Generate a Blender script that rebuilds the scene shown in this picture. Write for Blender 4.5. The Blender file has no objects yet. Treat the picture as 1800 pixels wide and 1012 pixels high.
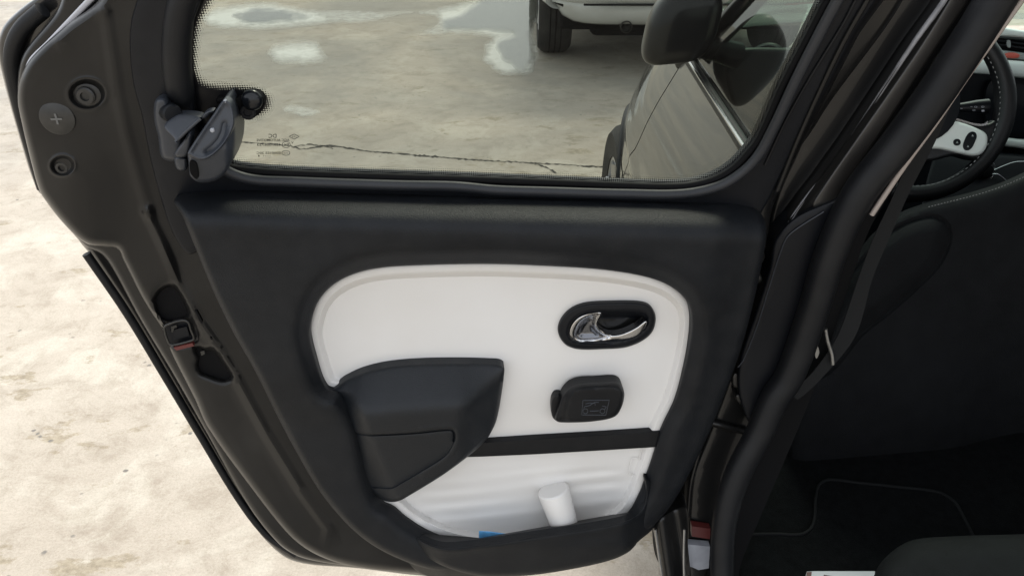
import bpy, bmesh, math, random
import numpy as np
from mathutils import Vector, Matrix
from mathutils.geometry import delaunay_2d_cdt
random.seed(7); rng = np.random.default_rng(7)
R = math.radians
sc = bpy.context.scene
col = sc.collection

# ------------------------------------------------------------------ camera, sky, sun, exposure
CAM = np.array([0.0, 0.0, 1.45]); PITCH = 30.0; F = 1440.0; CX, CY = 900.0, 506.0
cd = bpy.data.cameras.new('camera'); cam = bpy.data.objects.new('camera', cd); col.objects.link(cam)
cam.location = CAM; cam.rotation_euler = (R(90 - PITCH), 0, 0)
cd.sensor_width = 36; cd.lens = F / 1800 * 36; cd.clip_start = 0.02; cd.clip_end = 2000
sc.camera = cam
SUN_EL, SUN_AZ = 46.0, 12.0          # azimuth measured clockwise from +Y (the way the camera looks)
w = bpy.data.worlds.new('World'); sc.world = w; w.use_nodes = True
nt = w.node_tree; nt.nodes.clear()
sky = nt.nodes.new('ShaderNodeTexSky'); sky.sky_type = 'NISHITA'; sky.sun_disc = False
sky.sun_elevation = R(SUN_EL); sky.sun_rotation = R(SUN_AZ)
sky.air_density = 1.0; sky.dust_density = 4.0; sky.ozone_density = 0.6
hsv = nt.nodes.new('ShaderNodeHueSaturation'); hsv.inputs['Saturation'].default_value = 0.30
bg = nt.nodes.new('ShaderNodeBackground'); bg.inputs['Strength'].default_value = 0.15
ow = nt.nodes.new('ShaderNodeOutputWorld')
veil = nt.nodes.new('ShaderNodeMix'); veil.data_type = 'RGBA'; veil.inputs[0].default_value = 0.6; veil.inputs[7].default_value = (9.0, 9.4, 10.0, 1)   # even cloud cover over the sky
nt.links.new(sky.outputs[0], hsv.inputs['Color']); nt.links.new(hsv.outputs[0], veil.inputs[6]); nt.links.new(veil.outputs[2], bg.inputs[0]); nt.links.new(bg.outputs[0], ow.inputs[0])
sd = bpy.data.lights.new('sun', 'SUN'); sd.energy = 1.5; sd.angle = R(16); sd.color = (1.0, 0.95, 0.86)
sun = bpy.data.objects.new('sun', sd); col.objects.link(sun)
az = R(SUN_AZ); el = R(SUN_EL)
sdir = Vector((math.sin(az) * math.cos(el), math.cos(az) * math.cos(el), math.sin(el)))
sun.rotation_euler = sdir.to_track_quat('Z', 'Y').to_euler()
sc.view_settings.view_transform = 'Standard'; sc.view_settings.look = 'None'
sc.view_settings.gamma = 1; sc.view_settings.use_curve_mapping = False
sc.view_settings.exposure = 0.52

# ------------------------------------------------------------------ materials
def mat(name, color, rough=0.5, metal=0.0, spec=0.5, coat=0.0, coat_rough=0.05, bump=0.0, bscale=300.0,
        var=0.0, vscale=6.0, dust=None, dust_amt=0.0, dscale=5.0, rvar=0.0, sheen=0.0, emis=None):
    m = bpy.data.materials.new(name); m.use_nodes = True
    n = m.node_tree; b = n.nodes['Principled BSDF']; L = n.links
    b.inputs['Roughness'].default_value = rough; b.inputs['Metallic'].default_value = metal
    b.inputs['Specular IOR Level'].default_value = spec
    b.inputs['Coat Weight'].default_value = coat; b.inputs['Coat Roughness'].default_value = coat_rough
    b.inputs['Sheen Weight'].default_value = sheen
    tc = n.nodes.new('ShaderNodeTexCoord')
    rgb = n.nodes.new('ShaderNodeRGB'); rgb.outputs[0].default_value = (*color, 1)
    out = rgb.outputs[0]
    def noise(scale, detail=5):
        t = n.nodes.new('ShaderNodeTexNoise'); t.inputs['Scale'].default_value = scale; t.inputs['Detail'].default_value = detail
        L.new(tc.outputs['Object'], t.inputs['Vector']); return t
    if var > 0:
        t = noise(vscale); mr = n.nodes.new('ShaderNodeMapRange')
        mr.inputs['From Min'].default_value = 0.3; mr.inputs['From Max'].default_value = 0.7
        mr.inputs['To Min'].default_value = 1 - var; mr.inputs['To Max'].default_value = 1 + var
        L.new(t.outputs[0], mr.inputs[0])
        mx = n.nodes.new('ShaderNodeVectorMath'); mx.operation = 'SCALE'
        L.new(out, mx.inputs[0]); L.new(mr.outputs[0], mx.inputs['Scale']); out = mx.outputs[0]
    if dust:
        t = noise(dscale, 8); mr = n.nodes.new('ShaderNodeMapRange')
        mr.inputs['From Min'].default_value = 0.42; mr.inputs['From Max'].default_value = 0.75
        mr.inputs['To Max'].default_value = dust_amt
        L.new(t.outputs[0], mr.inputs[0])
        mx = n.nodes.new('ShaderNodeMix'); mx.data_type = 'RGBA'
        L.new(mr.outputs[0], mx.inputs[0]); L.new(out, mx.inputs[6]); mx.inputs[7].default_value = (*dust, 1); out = mx.outputs[2]
    L.new(out, b.inputs['Base Color'])
    if rvar > 0:
        t = noise(dscale * 2, 6); mr = n.nodes.new('ShaderNodeMapRange')
        mr.inputs['To Min'].default_value = max(rough - rvar, 0.02); mr.inputs['To Max'].default_value = rough + rvar
        L.new(t.outputs[0], mr.inputs[0]); L.new(mr.outputs[0], b.inputs['Roughness'])
    if bump > 0:
        t = noise(bscale, 2); bp = n.nodes.new('ShaderNodeBump'); bp.inputs['Strength'].default_value = bump
        bp.inputs['Distance'].default_value = 0.001
        L.new(t.outputs[0], bp.inputs['Height']); L.new(bp.outputs[0], b.inputs['Normal'])
    if emis:
        b.inputs['Emission Color'].default_value = (*emis, 1)
    return m

def glass_mat(name, tint, ior=1.5, rough=0.0):
    m = bpy.data.materials.new(name); m.use_nodes = True
    n = m.node_tree; n.nodes.clear(); L = n.links
    o = n.nodes.new('ShaderNodeOutputMaterial'); mx = n.nodes.new('ShaderNodeMixShader')
    fr = n.nodes.new('ShaderNodeFresnel'); gm = n.nodes.new('ShaderNodeNewGeometry'); mr = n.nodes.new('ShaderNodeMapRange')   # a thin pane reflects alike from both sides
    mr.inputs['To Min'].default_value = ior; mr.inputs['To Max'].default_value = 1 / ior
    L.new(gm.outputs['Backfacing'], mr.inputs[0]); L.new(mr.outputs[0], fr.inputs['IOR'])
    tr = n.nodes.new('ShaderNodeBsdfTransparent'); tr.inputs[0].default_value = (*tint, 1)
    gl = n.nodes.new('ShaderNodeBsdfGlossy'); gl.inputs['Roughness'].default_value = rough
    L.new(fr.outputs[0], mx.inputs[0]); L.new(tr.outputs[0], mx.inputs[1]); L.new(gl.outputs[0], mx.inputs[2]); L.new(mx.outputs[0], o.inputs[0])
    return m

M = {}
M['paint'] = mat('black_paint', (0.006, 0.006, 0.0062), 0.32, spec=0.22, coat=0.30, coat_rough=0.06, dust=(0.04, 0.038, 0.035), dust_amt=0.22, dscale=9)
M['paint_dusty'] = mat('black_paint_dusty', (0.006, 0.006, 0.0061), 0.36, spec=0.18, coat=0.26, coat_rough=0.07, dust=(0.040, 0.038, 0.035), dust_amt=0.26, dscale=6, rvar=0.08)
M['paint_ext'] = mat('black_paint_outside', (0.009, 0.009, 0.0095), 0.3, spec=0.4, coat=0.9, coat_rough=0.02, dust=(0.05, 0.047, 0.042), dust_amt=0.10, dscale=9)
M['trim'] = mat('charcoal_grained_plastic', (0.0064, 0.0076, 0.0096), 0.46, spec=0.22, bump=0.6, bscale=800, var=0.18, vscale=14, dust=(0.06, 0.058, 0.056), dust_amt=0.07, dscale=40, rvar=0.06)
M['trim2'] = mat('charcoal_armrest_plastic', (0.008, 0.0098, 0.0125), 0.42, spec=0.32, bump=0.6, bscale=700, var=0.12, vscale=14, rvar=0.05)
M['plastic'] = mat('black_smooth_plastic', (0.005, 0.0058, 0.0078), 0.42, spec=0.20, bump=0.15, bscale=600, dust=(0.05, 0.05, 0.05), dust_amt=0.05, dscale=18)
M['plastic_grey'] = mat('grey_catch_plastic', (0.028, 0.032, 0.040), 0.38, spec=0.42, bump=0.15, bscale=700, dust=(0.09, 0.09, 0.09), dust_amt=0.10, dscale=30)
M['rubber'] = mat('black_rubber', (0.0055, 0.006, 0.0072), 0.5, spec=0.25, bump=0.2, bscale=500, dust=(0.06, 0.058, 0.055), dust_amt=0.08, dscale=25)
M['rubber_grey'] = mat('worn_grey_rubber', (0.013, 0.0145, 0.018), 0.45, spec=0.38, bump=0.15, bscale=500, dust=(0.1, 0.1, 0.1), dust_amt=0.06, dscale=20)
M['matte_black'] = mat('matte_black', (0.004, 0.004, 0.0045), 0.7, spec=0.10)
M['white_plastic'] = mat('white_matt_plastic', (0.705, 0.69, 0.67), 0.40, spec=0.42, bump=0.12, bscale=900, dust=(0.56, 0.52, 0.46), dust_amt=0.22, dscale=7)
M['white_int'] = mat('white_gloss_plastic', (0.70, 0.74, 0.70), 0.3, spec=0.5, var=0.03)
M['grey_int'] = mat('grey_dash_plastic', (0.28, 0.30, 0.29), 0.45)
M['chrome'] = mat('satin_chrome', (0.60, 0.60, 0.61), 0.20, metal=1.0, rvar=0.05, dscale=40)
M['steel'] = mat('zinc_steel', (0.32, 0.32, 0.31), 0.38, metal=0.9, var=0.2, vscale=60)
M['dark_steel'] = mat('painted_bolt', (0.016, 0.016, 0.015), 0.35, metal=0.2, dust=(0.07, 0.065, 0.06), dust_amt=0.3, dscale=60)
M['fabric'] = mat('charcoal_fabric', (0.0062, 0.0067, 0.0076), 0.75, spec=0.15, bump=0.9, bscale=700, var=0.2, vscale=25)
M['leather'] = mat('black_leather', (0.006, 0.006, 0.0068), 0.42, spec=0.36, bump=0.25, bscale=500)
M['carpet'] = mat('black_carpet', (0.0042, 0.0046, 0.005), 0.95, spec=0.06, bump=1.0, bscale=500, var=0.3, vscale=60, dust=(0.05, 0.05, 0.05), dust_amt=0.05, dscale=220)
M['webbing'] = mat('belt_webbing', (0.010, 0.0105, 0.011), 0.7, spec=0.2, bump=0.4, bscale=900)
M['beige'] = mat('beige_trim', (0.30, 0.255, 0.225), 0.6)
M['thread'] = mat('white_thread', (0.2, 0.2, 0.2), 0.7)
M['piping'] = mat('grey_binding', (0.009, 0.0095, 0.010), 0.8, spec=0.15)
M['worn_and_highlight'] = mat('worn_paint_highlight', (0.20, 0.20, 0.21), 0.4, var=0.4, vscale=40)  # grey of paint wear that also carries the pillar edge's bright highlight
M['label_dim'] = mat('grey_mark', (0.10, 0.10, 0.095), 0.6)
M['pale'] = mat('edge_sky_highlight', (0.42, 0.42, 0.45), 0.35)  # white sky reflection on the black paint, put into the colour
M['crack'] = mat('crack_dirt', (0.055, 0.05, 0.042), 0.9)
M['strip'] = mat('dusty_paint_ground_reflection', (0.014, 0.0128, 0.0118), 0.4, coat=0.3, coat_rough=0.12, dust=(0.05, 0.045, 0.04), dust_amt=0.5, dscale=10)  # dust, plus the ground's brown reflection put into the base colour
M['red'] = mat('red_label', (0.09, 0.014, 0.012), 0.5)
M['orange_red'] = mat('hazard_red', (0.55, 0.10, 0.07), 0.35)
M['label_white'] = mat('white_label', (0.30, 0.31, 0.34), 0.4, var=0.12, vscale=60)
M['paper'] = mat('white_paper', (0.62, 0.62, 0.64), 0.6)
M['blue'] = mat('blue_card', (0.10, 0.33, 0.62), 0.5, var=0.06, vscale=200)
M['print'] = mat('black_print', (0.01, 0.01, 0.01), 0.6)
M['white_paint'] = mat('white_car_paint', (0.50, 0.51, 0.50), 0.35, coat=0.7, coat_rough=0.05, dust=(0.30, 0.28, 0.25), dust_amt=0.4, dscale=4)
M['tyre'] = mat('tyre_rubber', (0.018, 0.018, 0.018), 0.75, spec=0.3, bump=0.4, bscale=150, dust=(0.10, 0.095, 0.085), dust_amt=0.3, dscale=12)
M['alloy'] = mat('alloy_rim', (0.45, 0.45, 0.46), 0.3, metal=0.9)
M['mirror_black'] = mat('gloss_black', (0.004, 0.005, 0.007), 0.28, spec=0.25, coat=0.25, coat_rough=0.03)
M['lamp_red'] = mat('lamp_red', (0.35, 0.02, 0.02), 0.15, coat=1.0)
M['glass'] = glass_mat('tinted_glass', (0.46, 0.485, 0.435), ior=1.24)
M['glass_front'] = glass_mat('green_glass', (0.62, 0.74, 0.67), ior=1.5)
M['glass_dark'] = glass_mat('dark_glass', (0.10, 0.11, 0.11))

def crossed(nodes, links, tc, scale, detail=6, rough=0.6, dist=0.0):
    t = nodes.new('ShaderNodeTexNoise'); t.inputs['Scale'].default_value = scale; t.inputs['Detail'].default_value = detail
    t.inputs['Roughness'].default_value = rough; t.inputs['Distortion'].default_value = dist
    links.new(tc, t.inputs['Vector']); return t.outputs[0]

def ground_material():
    m = bpy.data.materials.new('worn_concrete'); m.use_nodes = True
    n = m.node_tree; N = n.nodes; L = n.links; b = N['Principled BSDF']
    geo = N.new('ShaderNodeNewGeometry'); P = geo.outputs['Position']
    def ramp(src, stops):
        r = N.new('ShaderNodeValToRGB'); e = r.color_ramp.elements
        while len(e) < len(stops): e.new(0.5)
        for i, (p, c) in enumerate(stops):
            e[i].position = p; e[i].color = (*c, 1) if len(c) == 3 else c
        L.new(src, r.inputs[0]); return r.outputs[0]
    def mix(f, a, c, mode='MIX'):
        x = N.new('ShaderNodeMix'); x.data_type = 'RGBA'; x.blend_type = mode
        if isinstance(f, float): x.inputs[0].default_value = f
        else: L.new(f, x.inputs[0])
        for s, i in ((a, 6), (c, 7)):
            if isinstance(s, tuple): x.inputs[i].default_value = (*s, 1)
            else: L.new(s, x.inputs[i])
        return x.outputs[2]
    base = ramp(crossed(N, L, P, 1.1, 8, 0.62, 0.3), [(0.30, (0.43, 0.375, 0.305)), (0.5, (0.49, 0.435, 0.36)), (0.68, (0.55, 0.49, 0.41))])
    # pale lime bloom
    bloom = ramp(crossed(N, L, P, 3.2, 7, 0.65, 0.6), [(0.50, (0, 0, 0)), (0.58, (1, 1, 1))])
    base = mix(bloom, base, mix(0.45, base, (0.62, 0.575, 0.485)))
    # tan wear patches with crisp edges
    mp = N.new('ShaderNodeMapping'); mp.inputs['Scale'].default_value = (1.0, 1.9, 1.0); mp.inputs['Location'].default_value = (3.1, 0.4, 0)
    L.new(P, mp.inputs[0])
    patch = ramp(crossed(N, L, mp.outputs[0], 3.4, 9, 0.7, 0.25), [(0.585, (0, 0, 0)), (0.625, (1, 1, 1))])
    fine = ramp(crossed(N, L, P, 60, 4, 0.7), [(0.35, (0.25, 0.205, 0.135)), (0.65, (0.42, 0.36, 0.26))])
    base = mix(patch, base, mix(0.75, base, fine))
    # fine grain and little pits
    grain = ramp(crossed(N, L, P, 160, 4, 0.75), [(0.3, (0.84, 0.83, 0.82)), (0.7, (1.08, 1.08, 1.08))])
    base = mix(1.0, base, grain, 'MULTIPLY')
    mott = ramp(crossed(N, L, P, 9, 10, 0.72, 0.4), [(0.36, (0.80, 0.78, 0.75)), (0.5, (0.98, 0.98, 0.97)), (0.66, (1.06, 1.06, 1.06))])
    base = mix(1.0, base, mott, 'MULTIPLY')
    grit = ramp(crossed(N, L, P, 420, 2, 0.6), [(0.28, (0.62, 0.60, 0.56)), (0.40, (1, 1, 1))])
    base = mix(1.0, base, grit, 'MULTIPLY')
    v = N.new('ShaderNodeTexVoronoi'); v.inputs['Scale'].default_value = 17; v.inputs['Randomness'].default_value = 1
    L.new(P, v.inputs['Vector'])
    pitsel = ramp(crossed(N, L, P, 6, 3), [(0.52, (0, 0, 0)), (0.6, (1, 1, 1))])
    wob = N.new('ShaderNodeMath'); wob.operation = 'MULTIPLY_ADD'; L.new(crossed(N, L, P, 90, 3), wob.inputs[0]); wob.inputs[1].default_value = 0.16
    L.new(v.outputs['Distance'], wob.inputs[2])
    pit = ramp(wob.outputs[0], [(0.16, (1, 1, 1)), (0.21, (0, 0, 0))])
    pm = N.new('ShaderNodeMath'); pm.operation = 'MULTIPLY'; L.new(pit, pm.inputs[0]); L.new(pitsel, pm.inputs[1])
    base = mix(pm.outputs[0], base, (0.19, 0.175, 0.15))
    # dark grimy areas far off where cars park
    sep = N.new('ShaderNodeSeparateXYZ'); L.new(P, sep.inputs[0])
    grime = ramp(crossed(N, L, P, 0.55, 6, 0.6, 0.5), [(0.36, (0, 0, 0)), (0.60, (1, 1, 1))])
    far = N.new('ShaderNodeMapRange'); far.inputs['From Min'].default_value = 2.4; far.inputs['From Max'].default_value = 4.5; L.new(sep.outputs[1], far.inputs[0])
    gm = N.new('ShaderNodeMath'); gm.operation = 'MULTIPLY'; L.new(grime, gm.inputs[0]); L.new(far.outputs[0], gm.inputs[1])
    base = mix(gm.outputs[0], base, mix(0.75, base, (0.25, 0.24, 0.22)))
    L.new(base, b.inputs['Base Color'])
    b.inputs['Roughness'].default_value = 0.8; b.inputs['Specular IOR Level'].default_value = 0.3
    bp = N.new('ShaderNodeBump'); bp.inputs['Strength'].default_value = 0.6; bp.inputs['Distance'].default_value = 0.004
    L.new(crossed(N, L, P, 70, 8, 0.7), bp.inputs['Height']); L.new(bp.outputs[0], b.inputs['Normal'])
    return m
M['ground'] = ground_material()

def puddle_material():
    m = bpy.data.materials.new('shallow_water'); m.use_nodes = True
    n = m.node_tree; N = n.nodes; L = n.links; N.clear()
    o = N.new('ShaderNodeOutputMaterial'); mx = N.new('ShaderNodeMixShader'); mx2 = N.new('ShaderNodeMixShader')
    at = N.new('ShaderNodeAttribute'); at.attribute_name = 'edge'
    geo = N.new('ShaderNodeNewGeometry')
    nz = crossed(N, L, geo.outputs['Position'], 9, 6, 0.6)
    ad = N.new('ShaderNodeMath'); ad.operation = 'MULTIPLY_ADD'; L.new(nz, ad.inputs[0]); ad.inputs[1].default_value = 0.9; L.new(at.outputs['Fac'], ad.inputs[2])
    mr = N.new('ShaderNodeMapRange'); mr.inputs['From Min'].default_value = 0.45; mr.inputs['From Max'].default_value = 1.1; L.new(ad.outputs[0], mr.inputs[0])
    tr = N.new('ShaderNodeBsdfTransparent')
    fr = N.new('ShaderNodeFresnel'); fr.inputs['IOR'].default_value = 1.7
    tr2 = N.new('ShaderNodeBsdfTransparent'); tr2.inputs[0].default_value = (0.82, 0.82, 0.80, 1)
    gl = N.new('ShaderNodeBsdfGlossy'); gl.inputs['Roughness'].default_value = 0.02
    L.new(fr.outputs[0], mx2.inputs[0]); L.new(tr2.outputs[0], mx2.inputs[1]); L.new(gl.outputs[0], mx2.inputs[2])
    L.new(mr.outputs[0], mx.inputs[0]); L.new(tr.outputs[0], mx.inputs[1]); L.new(mx2.outputs[0], mx.inputs[2]); L.new(mx.outputs[0], o.inputs[0])
    return m
M['puddle'] = puddle_material()

def bloom_material():
    """dried, chalky lime bloom at the rim of the puddles"""
    m = bpy.data.materials.new('lime_bloom'); m.use_nodes = True
    n = m.node_tree; N = n.nodes; L = n.links; b = N['Principled BSDF']; o = N['Material Output']
    b.inputs['Base Color'].default_value = (0.78, 0.78, 0.73, 1); b.inputs['Roughness'].default_value = 0.6
    at = N.new('ShaderNodeAttribute'); at.attribute_name = 'edge'; geo = N.new('ShaderNodeNewGeometry')
    nz = crossed(N, L, geo.outputs['Position'], 14, 7, 0.65)
    ad = N.new('ShaderNodeMath'); ad.operation = 'MULTIPLY_ADD'; L.new(nz, ad.inputs[0]); ad.inputs[1].default_value = 1.1; L.new(at.outputs['Fac'], ad.inputs[2])
    mr = N.new('ShaderNodeMapRange'); mr.inputs['From Min'].default_value = 0.45; mr.inputs['From Max'].default_value = 1.5; mr.inputs['To Max'].default_value = 0.8; L.new(ad.outputs[0], mr.inputs[0])
    tr = N.new('ShaderNodeBsdfTransparent'); mx = N.new('ShaderNodeMixShader')
    L.new(mr.outputs[0], mx.inputs[0]); L.new(tr.outputs[0], mx.inputs[1]); L.new(b.outputs[0], mx.inputs[2]); L.new(mx.outputs[0], o.inputs[0])
    return m
M['bloom'] = bloom_material()

def frit_material():
    """black ceramic print: solid band that breaks up into dots towards the clear glass"""
    m = bpy.data.materials.new('ceramic_frit'); m.use_nodes = True
    n = m.node_tree; N = n.nodes; L = n.links; b = N['Principled BSDF']; o = N['Material Output']
    b.inputs['Base Color'].default_value = (0.006, 0.006, 0.007, 1); b.inputs['Roughness'].default_value = 0.3
    at = N.new('ShaderNodeAttribute'); at.attribute_name = 'edge'
    tc = N.new('ShaderNodeTexCoord'); sp = N.new('ShaderNodeSeparateXYZ'); L.new(tc.outputs['Object'], sp.inputs[0])
    def mth(op, a, bb=None):
        x = N.new('ShaderNodeMath'); x.operation = op
        for i, s in enumerate((a, bb)):
            if s is None: continue
            if isinstance(s, (int, float)): x.inputs[i].default_value = s
            else: L.new(s, x.inputs[i])
        return x.outputs[0]
    k = math.pi / 0.0026
    s1 = mth('SINE', mth('MULTIPLY', mth('ADD', sp.outputs[0], sp.outputs[2]), k)); s2 = mth('SINE', mth('MULTIPLY', mth('SUBTRACT', sp.outputs[0], sp.outputs[2]), k))
    dots = mth('ADD', mth('MULTIPLY', mth('MULTIPLY', s1, s2), 0.5), 0.5)
    a = mth('GREATER_THAN', at.outputs['Fac'], dots)
    tr = N.new('ShaderNodeBsdfTransparent'); mx = N.new('ShaderNodeMixShader')
    L.new(a, mx.inputs[0]); L.new(tr.outputs[0], mx.inputs[1]); L.new(b.outputs[0], mx.inputs[2]); L.new(mx.outputs[0], o.inputs[0])
    return m
M['frit'] = frit_material()

# ------------------------------------------------------------------ helpers
OFF = {}
def tag(o, label=None, cat=None, group=None, kind=None):
    for k, v in (('label', label), ('category', cat), ('group', group), ('kind', kind)):
        if v: o[k] = v
    return o
def empty(name, loc, label, cat, group=None):
    o = bpy.data.objects.new(name, None); col.objects.link(o); o.location = loc; o.empty_display_size = 0.1
    OFF[o] = np.array(loc, float); return tag(o, label, cat, group)
def build(name, verts, faces, material, parent=None, sharp=40, attr=None, origin=None):
    verts = np.asarray(verts, float)
    off = OFF[parent] if parent is not None else (np.array(origin, float) if origin is not None else verts.mean(axis=0))
    me = bpy.data.meshes.new(name); me.from_pydata((verts - off).tolist(), [], [list(map(int, f)) for f in faces]); me.update()
    me.polygons.foreach_set('use_smooth', [True] * len(me.polygons)); me.set_sharp_from_angle(angle=R(sharp))
    if attr is not None:
        a = me.attributes.new('edge', 'FLOAT', 'POINT'); a.data.foreach_set('value', np.asarray(attr, np.float32))
    me.materials.append(M[material] if isinstance(material, str) else material)
    o = bpy.data.objects.new(name, me); col.objects.link(o)
    if parent is not None: o.parent = parent
    else: o.location = off
    OFF[o] = off
    return o

fw = np.array([0, math.cos(R(PITCH)), -math.sin(R(PITCH))]); up = np.array([0, math.sin(R(PITCH)), math.cos(R(PITCH))]); rt = np.array([1.0, 0, 0])
def ray(px, py):
    px = np.asarray(px, float); py = np.asarray(py, float)
    return fw + ((px - CX) / F)[..., None] * rt + ((CY - py) / F)[..., None] * up
class Surf:
    """a plane of the place (door, pillar, floor ...) on which photo pixels get their position"""
    def __init__(s, O, u, v, base=None):
        s.O = np.array(O, float); s.u = np.array(u, float); s.u /= np.linalg.norm(s.u)
        v = np.array(v, float); v -= s.u * (v @ s.u); s.v = v / np.linalg.norm(v); s.w = np.cross(s.u, s.v)
        s.base = base or (lambda v: np.zeros_like(v))
    def local(s, px, py, wz=0.0):
        d = ray(px, py); c = CAM - s.O
        cu, cv, cw = c @ s.u, c @ s.v, c @ s.w; du, dv, dw = d @ s.u, d @ s.v, d @ s.w
        wz = np.broadcast_to(np.asarray(wz, float), np.shape(dw))
        t = (wz - cw) / dw
        for _ in range(14): t = (wz + s.base(cv + t * dv) - cw) / dw
        return np.stack([cu + t * du, cv + t * dv, cw + t * dw], -1)
    def world(s, L):
        return s.O + L[..., 0:1] * s.u + L[..., 1:2] * s.v + L[..., 2:3] * s.w
    def P(s, px, py, wz=0.0):
        return s.world(s.local(px, py, wz))

def catmull(pts, step=4.0, closed=True):
    p = np.asarray(pts, float); n = len(p); out = []
    rngi = range(n if closed else n - 1)
    for i in rngi:
        if closed: p0, p1, p2, p3 = p[(i - 1) % n], p[i], p[(i + 1) % n], p[(i + 2) % n]
        else: p0, p1, p2, p3 = p[max(i - 1, 0)], p[i], p[i + 1], p[min(i + 2, n - 1)]
        d = max(np.linalg.norm((p2 - p1)[:2]), 1e-6); k = max(1, int(math.ceil(d / step)))
        a = np.linalg.norm((p1 - p0)[:2]); c = np.linalg.norm((p3 - p2)[:2])
        m1 = (p2 - p0) * (d / max(a + d, 1e-6)); m2 = (p3 - p1) * (d / max(d + c, 1e-6))
        for j in range(k):
            t = j / k; t2 = t * t; t3 = t2 * t
            out.append((2 * t3 - 3 * t2 + 1) * p1 + (t3 - 2 * t2 + t) * m1 + (-2 * t3 + 3 * t2) * p2 + (t3 - t2) * m2)
    if not closed: out.append(p[-1])
    return np.array(out)
def linear(pts, step=4.0, closed=True):
    p = np.asarray(pts, float); n = len(p); out = []
    for i in range(n if closed else n - 1):
        a, b = p[i], p[(i + 1) % n]; k = max(1, int(math.ceil(np.linalg.norm((b - a)[:2]) / step)))
        for j in range(k): out.append(a + (b - a) * j / k)
    if not closed: out.append(p[-1])
    return np.array(out)
def inside(q, poly):
    x, y = q[:, 0], q[:, 1]; r = np.zeros(len(q), bool); n = len(poly)
    xa, ya = poly[:, 0], poly[:, 1]; xb, yb = np.roll(xa, -1), np.roll(ya, -1)
    for i in range(n):
        c = (ya[i] > y) != (yb[i] > y)
        if not c.any(): continue
        xi = (xb[i] - xa[i]) * (y - ya[i]) / (yb[i] - ya[i] + 1e-12) + xa[i]
        r ^= c & (x < xi)
    return r
def dist(q, poly, closed=True):
    a = poly[:, :2]; b = np.roll(a, -1, 0)
    if not closed: a, b = a[:-1], b[:-1]
    out = np.empty(len(q))
    ab = b - a; L2 = (ab ** 2).sum(1) + 1e-12
    for i in range(0, len(q), 1500):
        s = q[i:i + 1500, None, :] - a[None]
        t = np.clip((s * ab[None]).sum(2) / L2, 0, 1)
        dd = s - t[..., None] * ab[None]
        out[i:i + 1500] = np.sqrt((dd ** 2).sum(2)).min(1)
    return out
def sm(x, a, b):
    t = np.clip((x - a) / (b - a), 0, 1); return t * t * (3 - 2 * t)
def er(d, r, depth):          # rounded edge: falls by depth over r pixels at the rim
    t = 1 - np.clip(d / r, 0, 1); return -depth * (1 - np.sqrt(np.maximum(1 - t * t, 0)))
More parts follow.
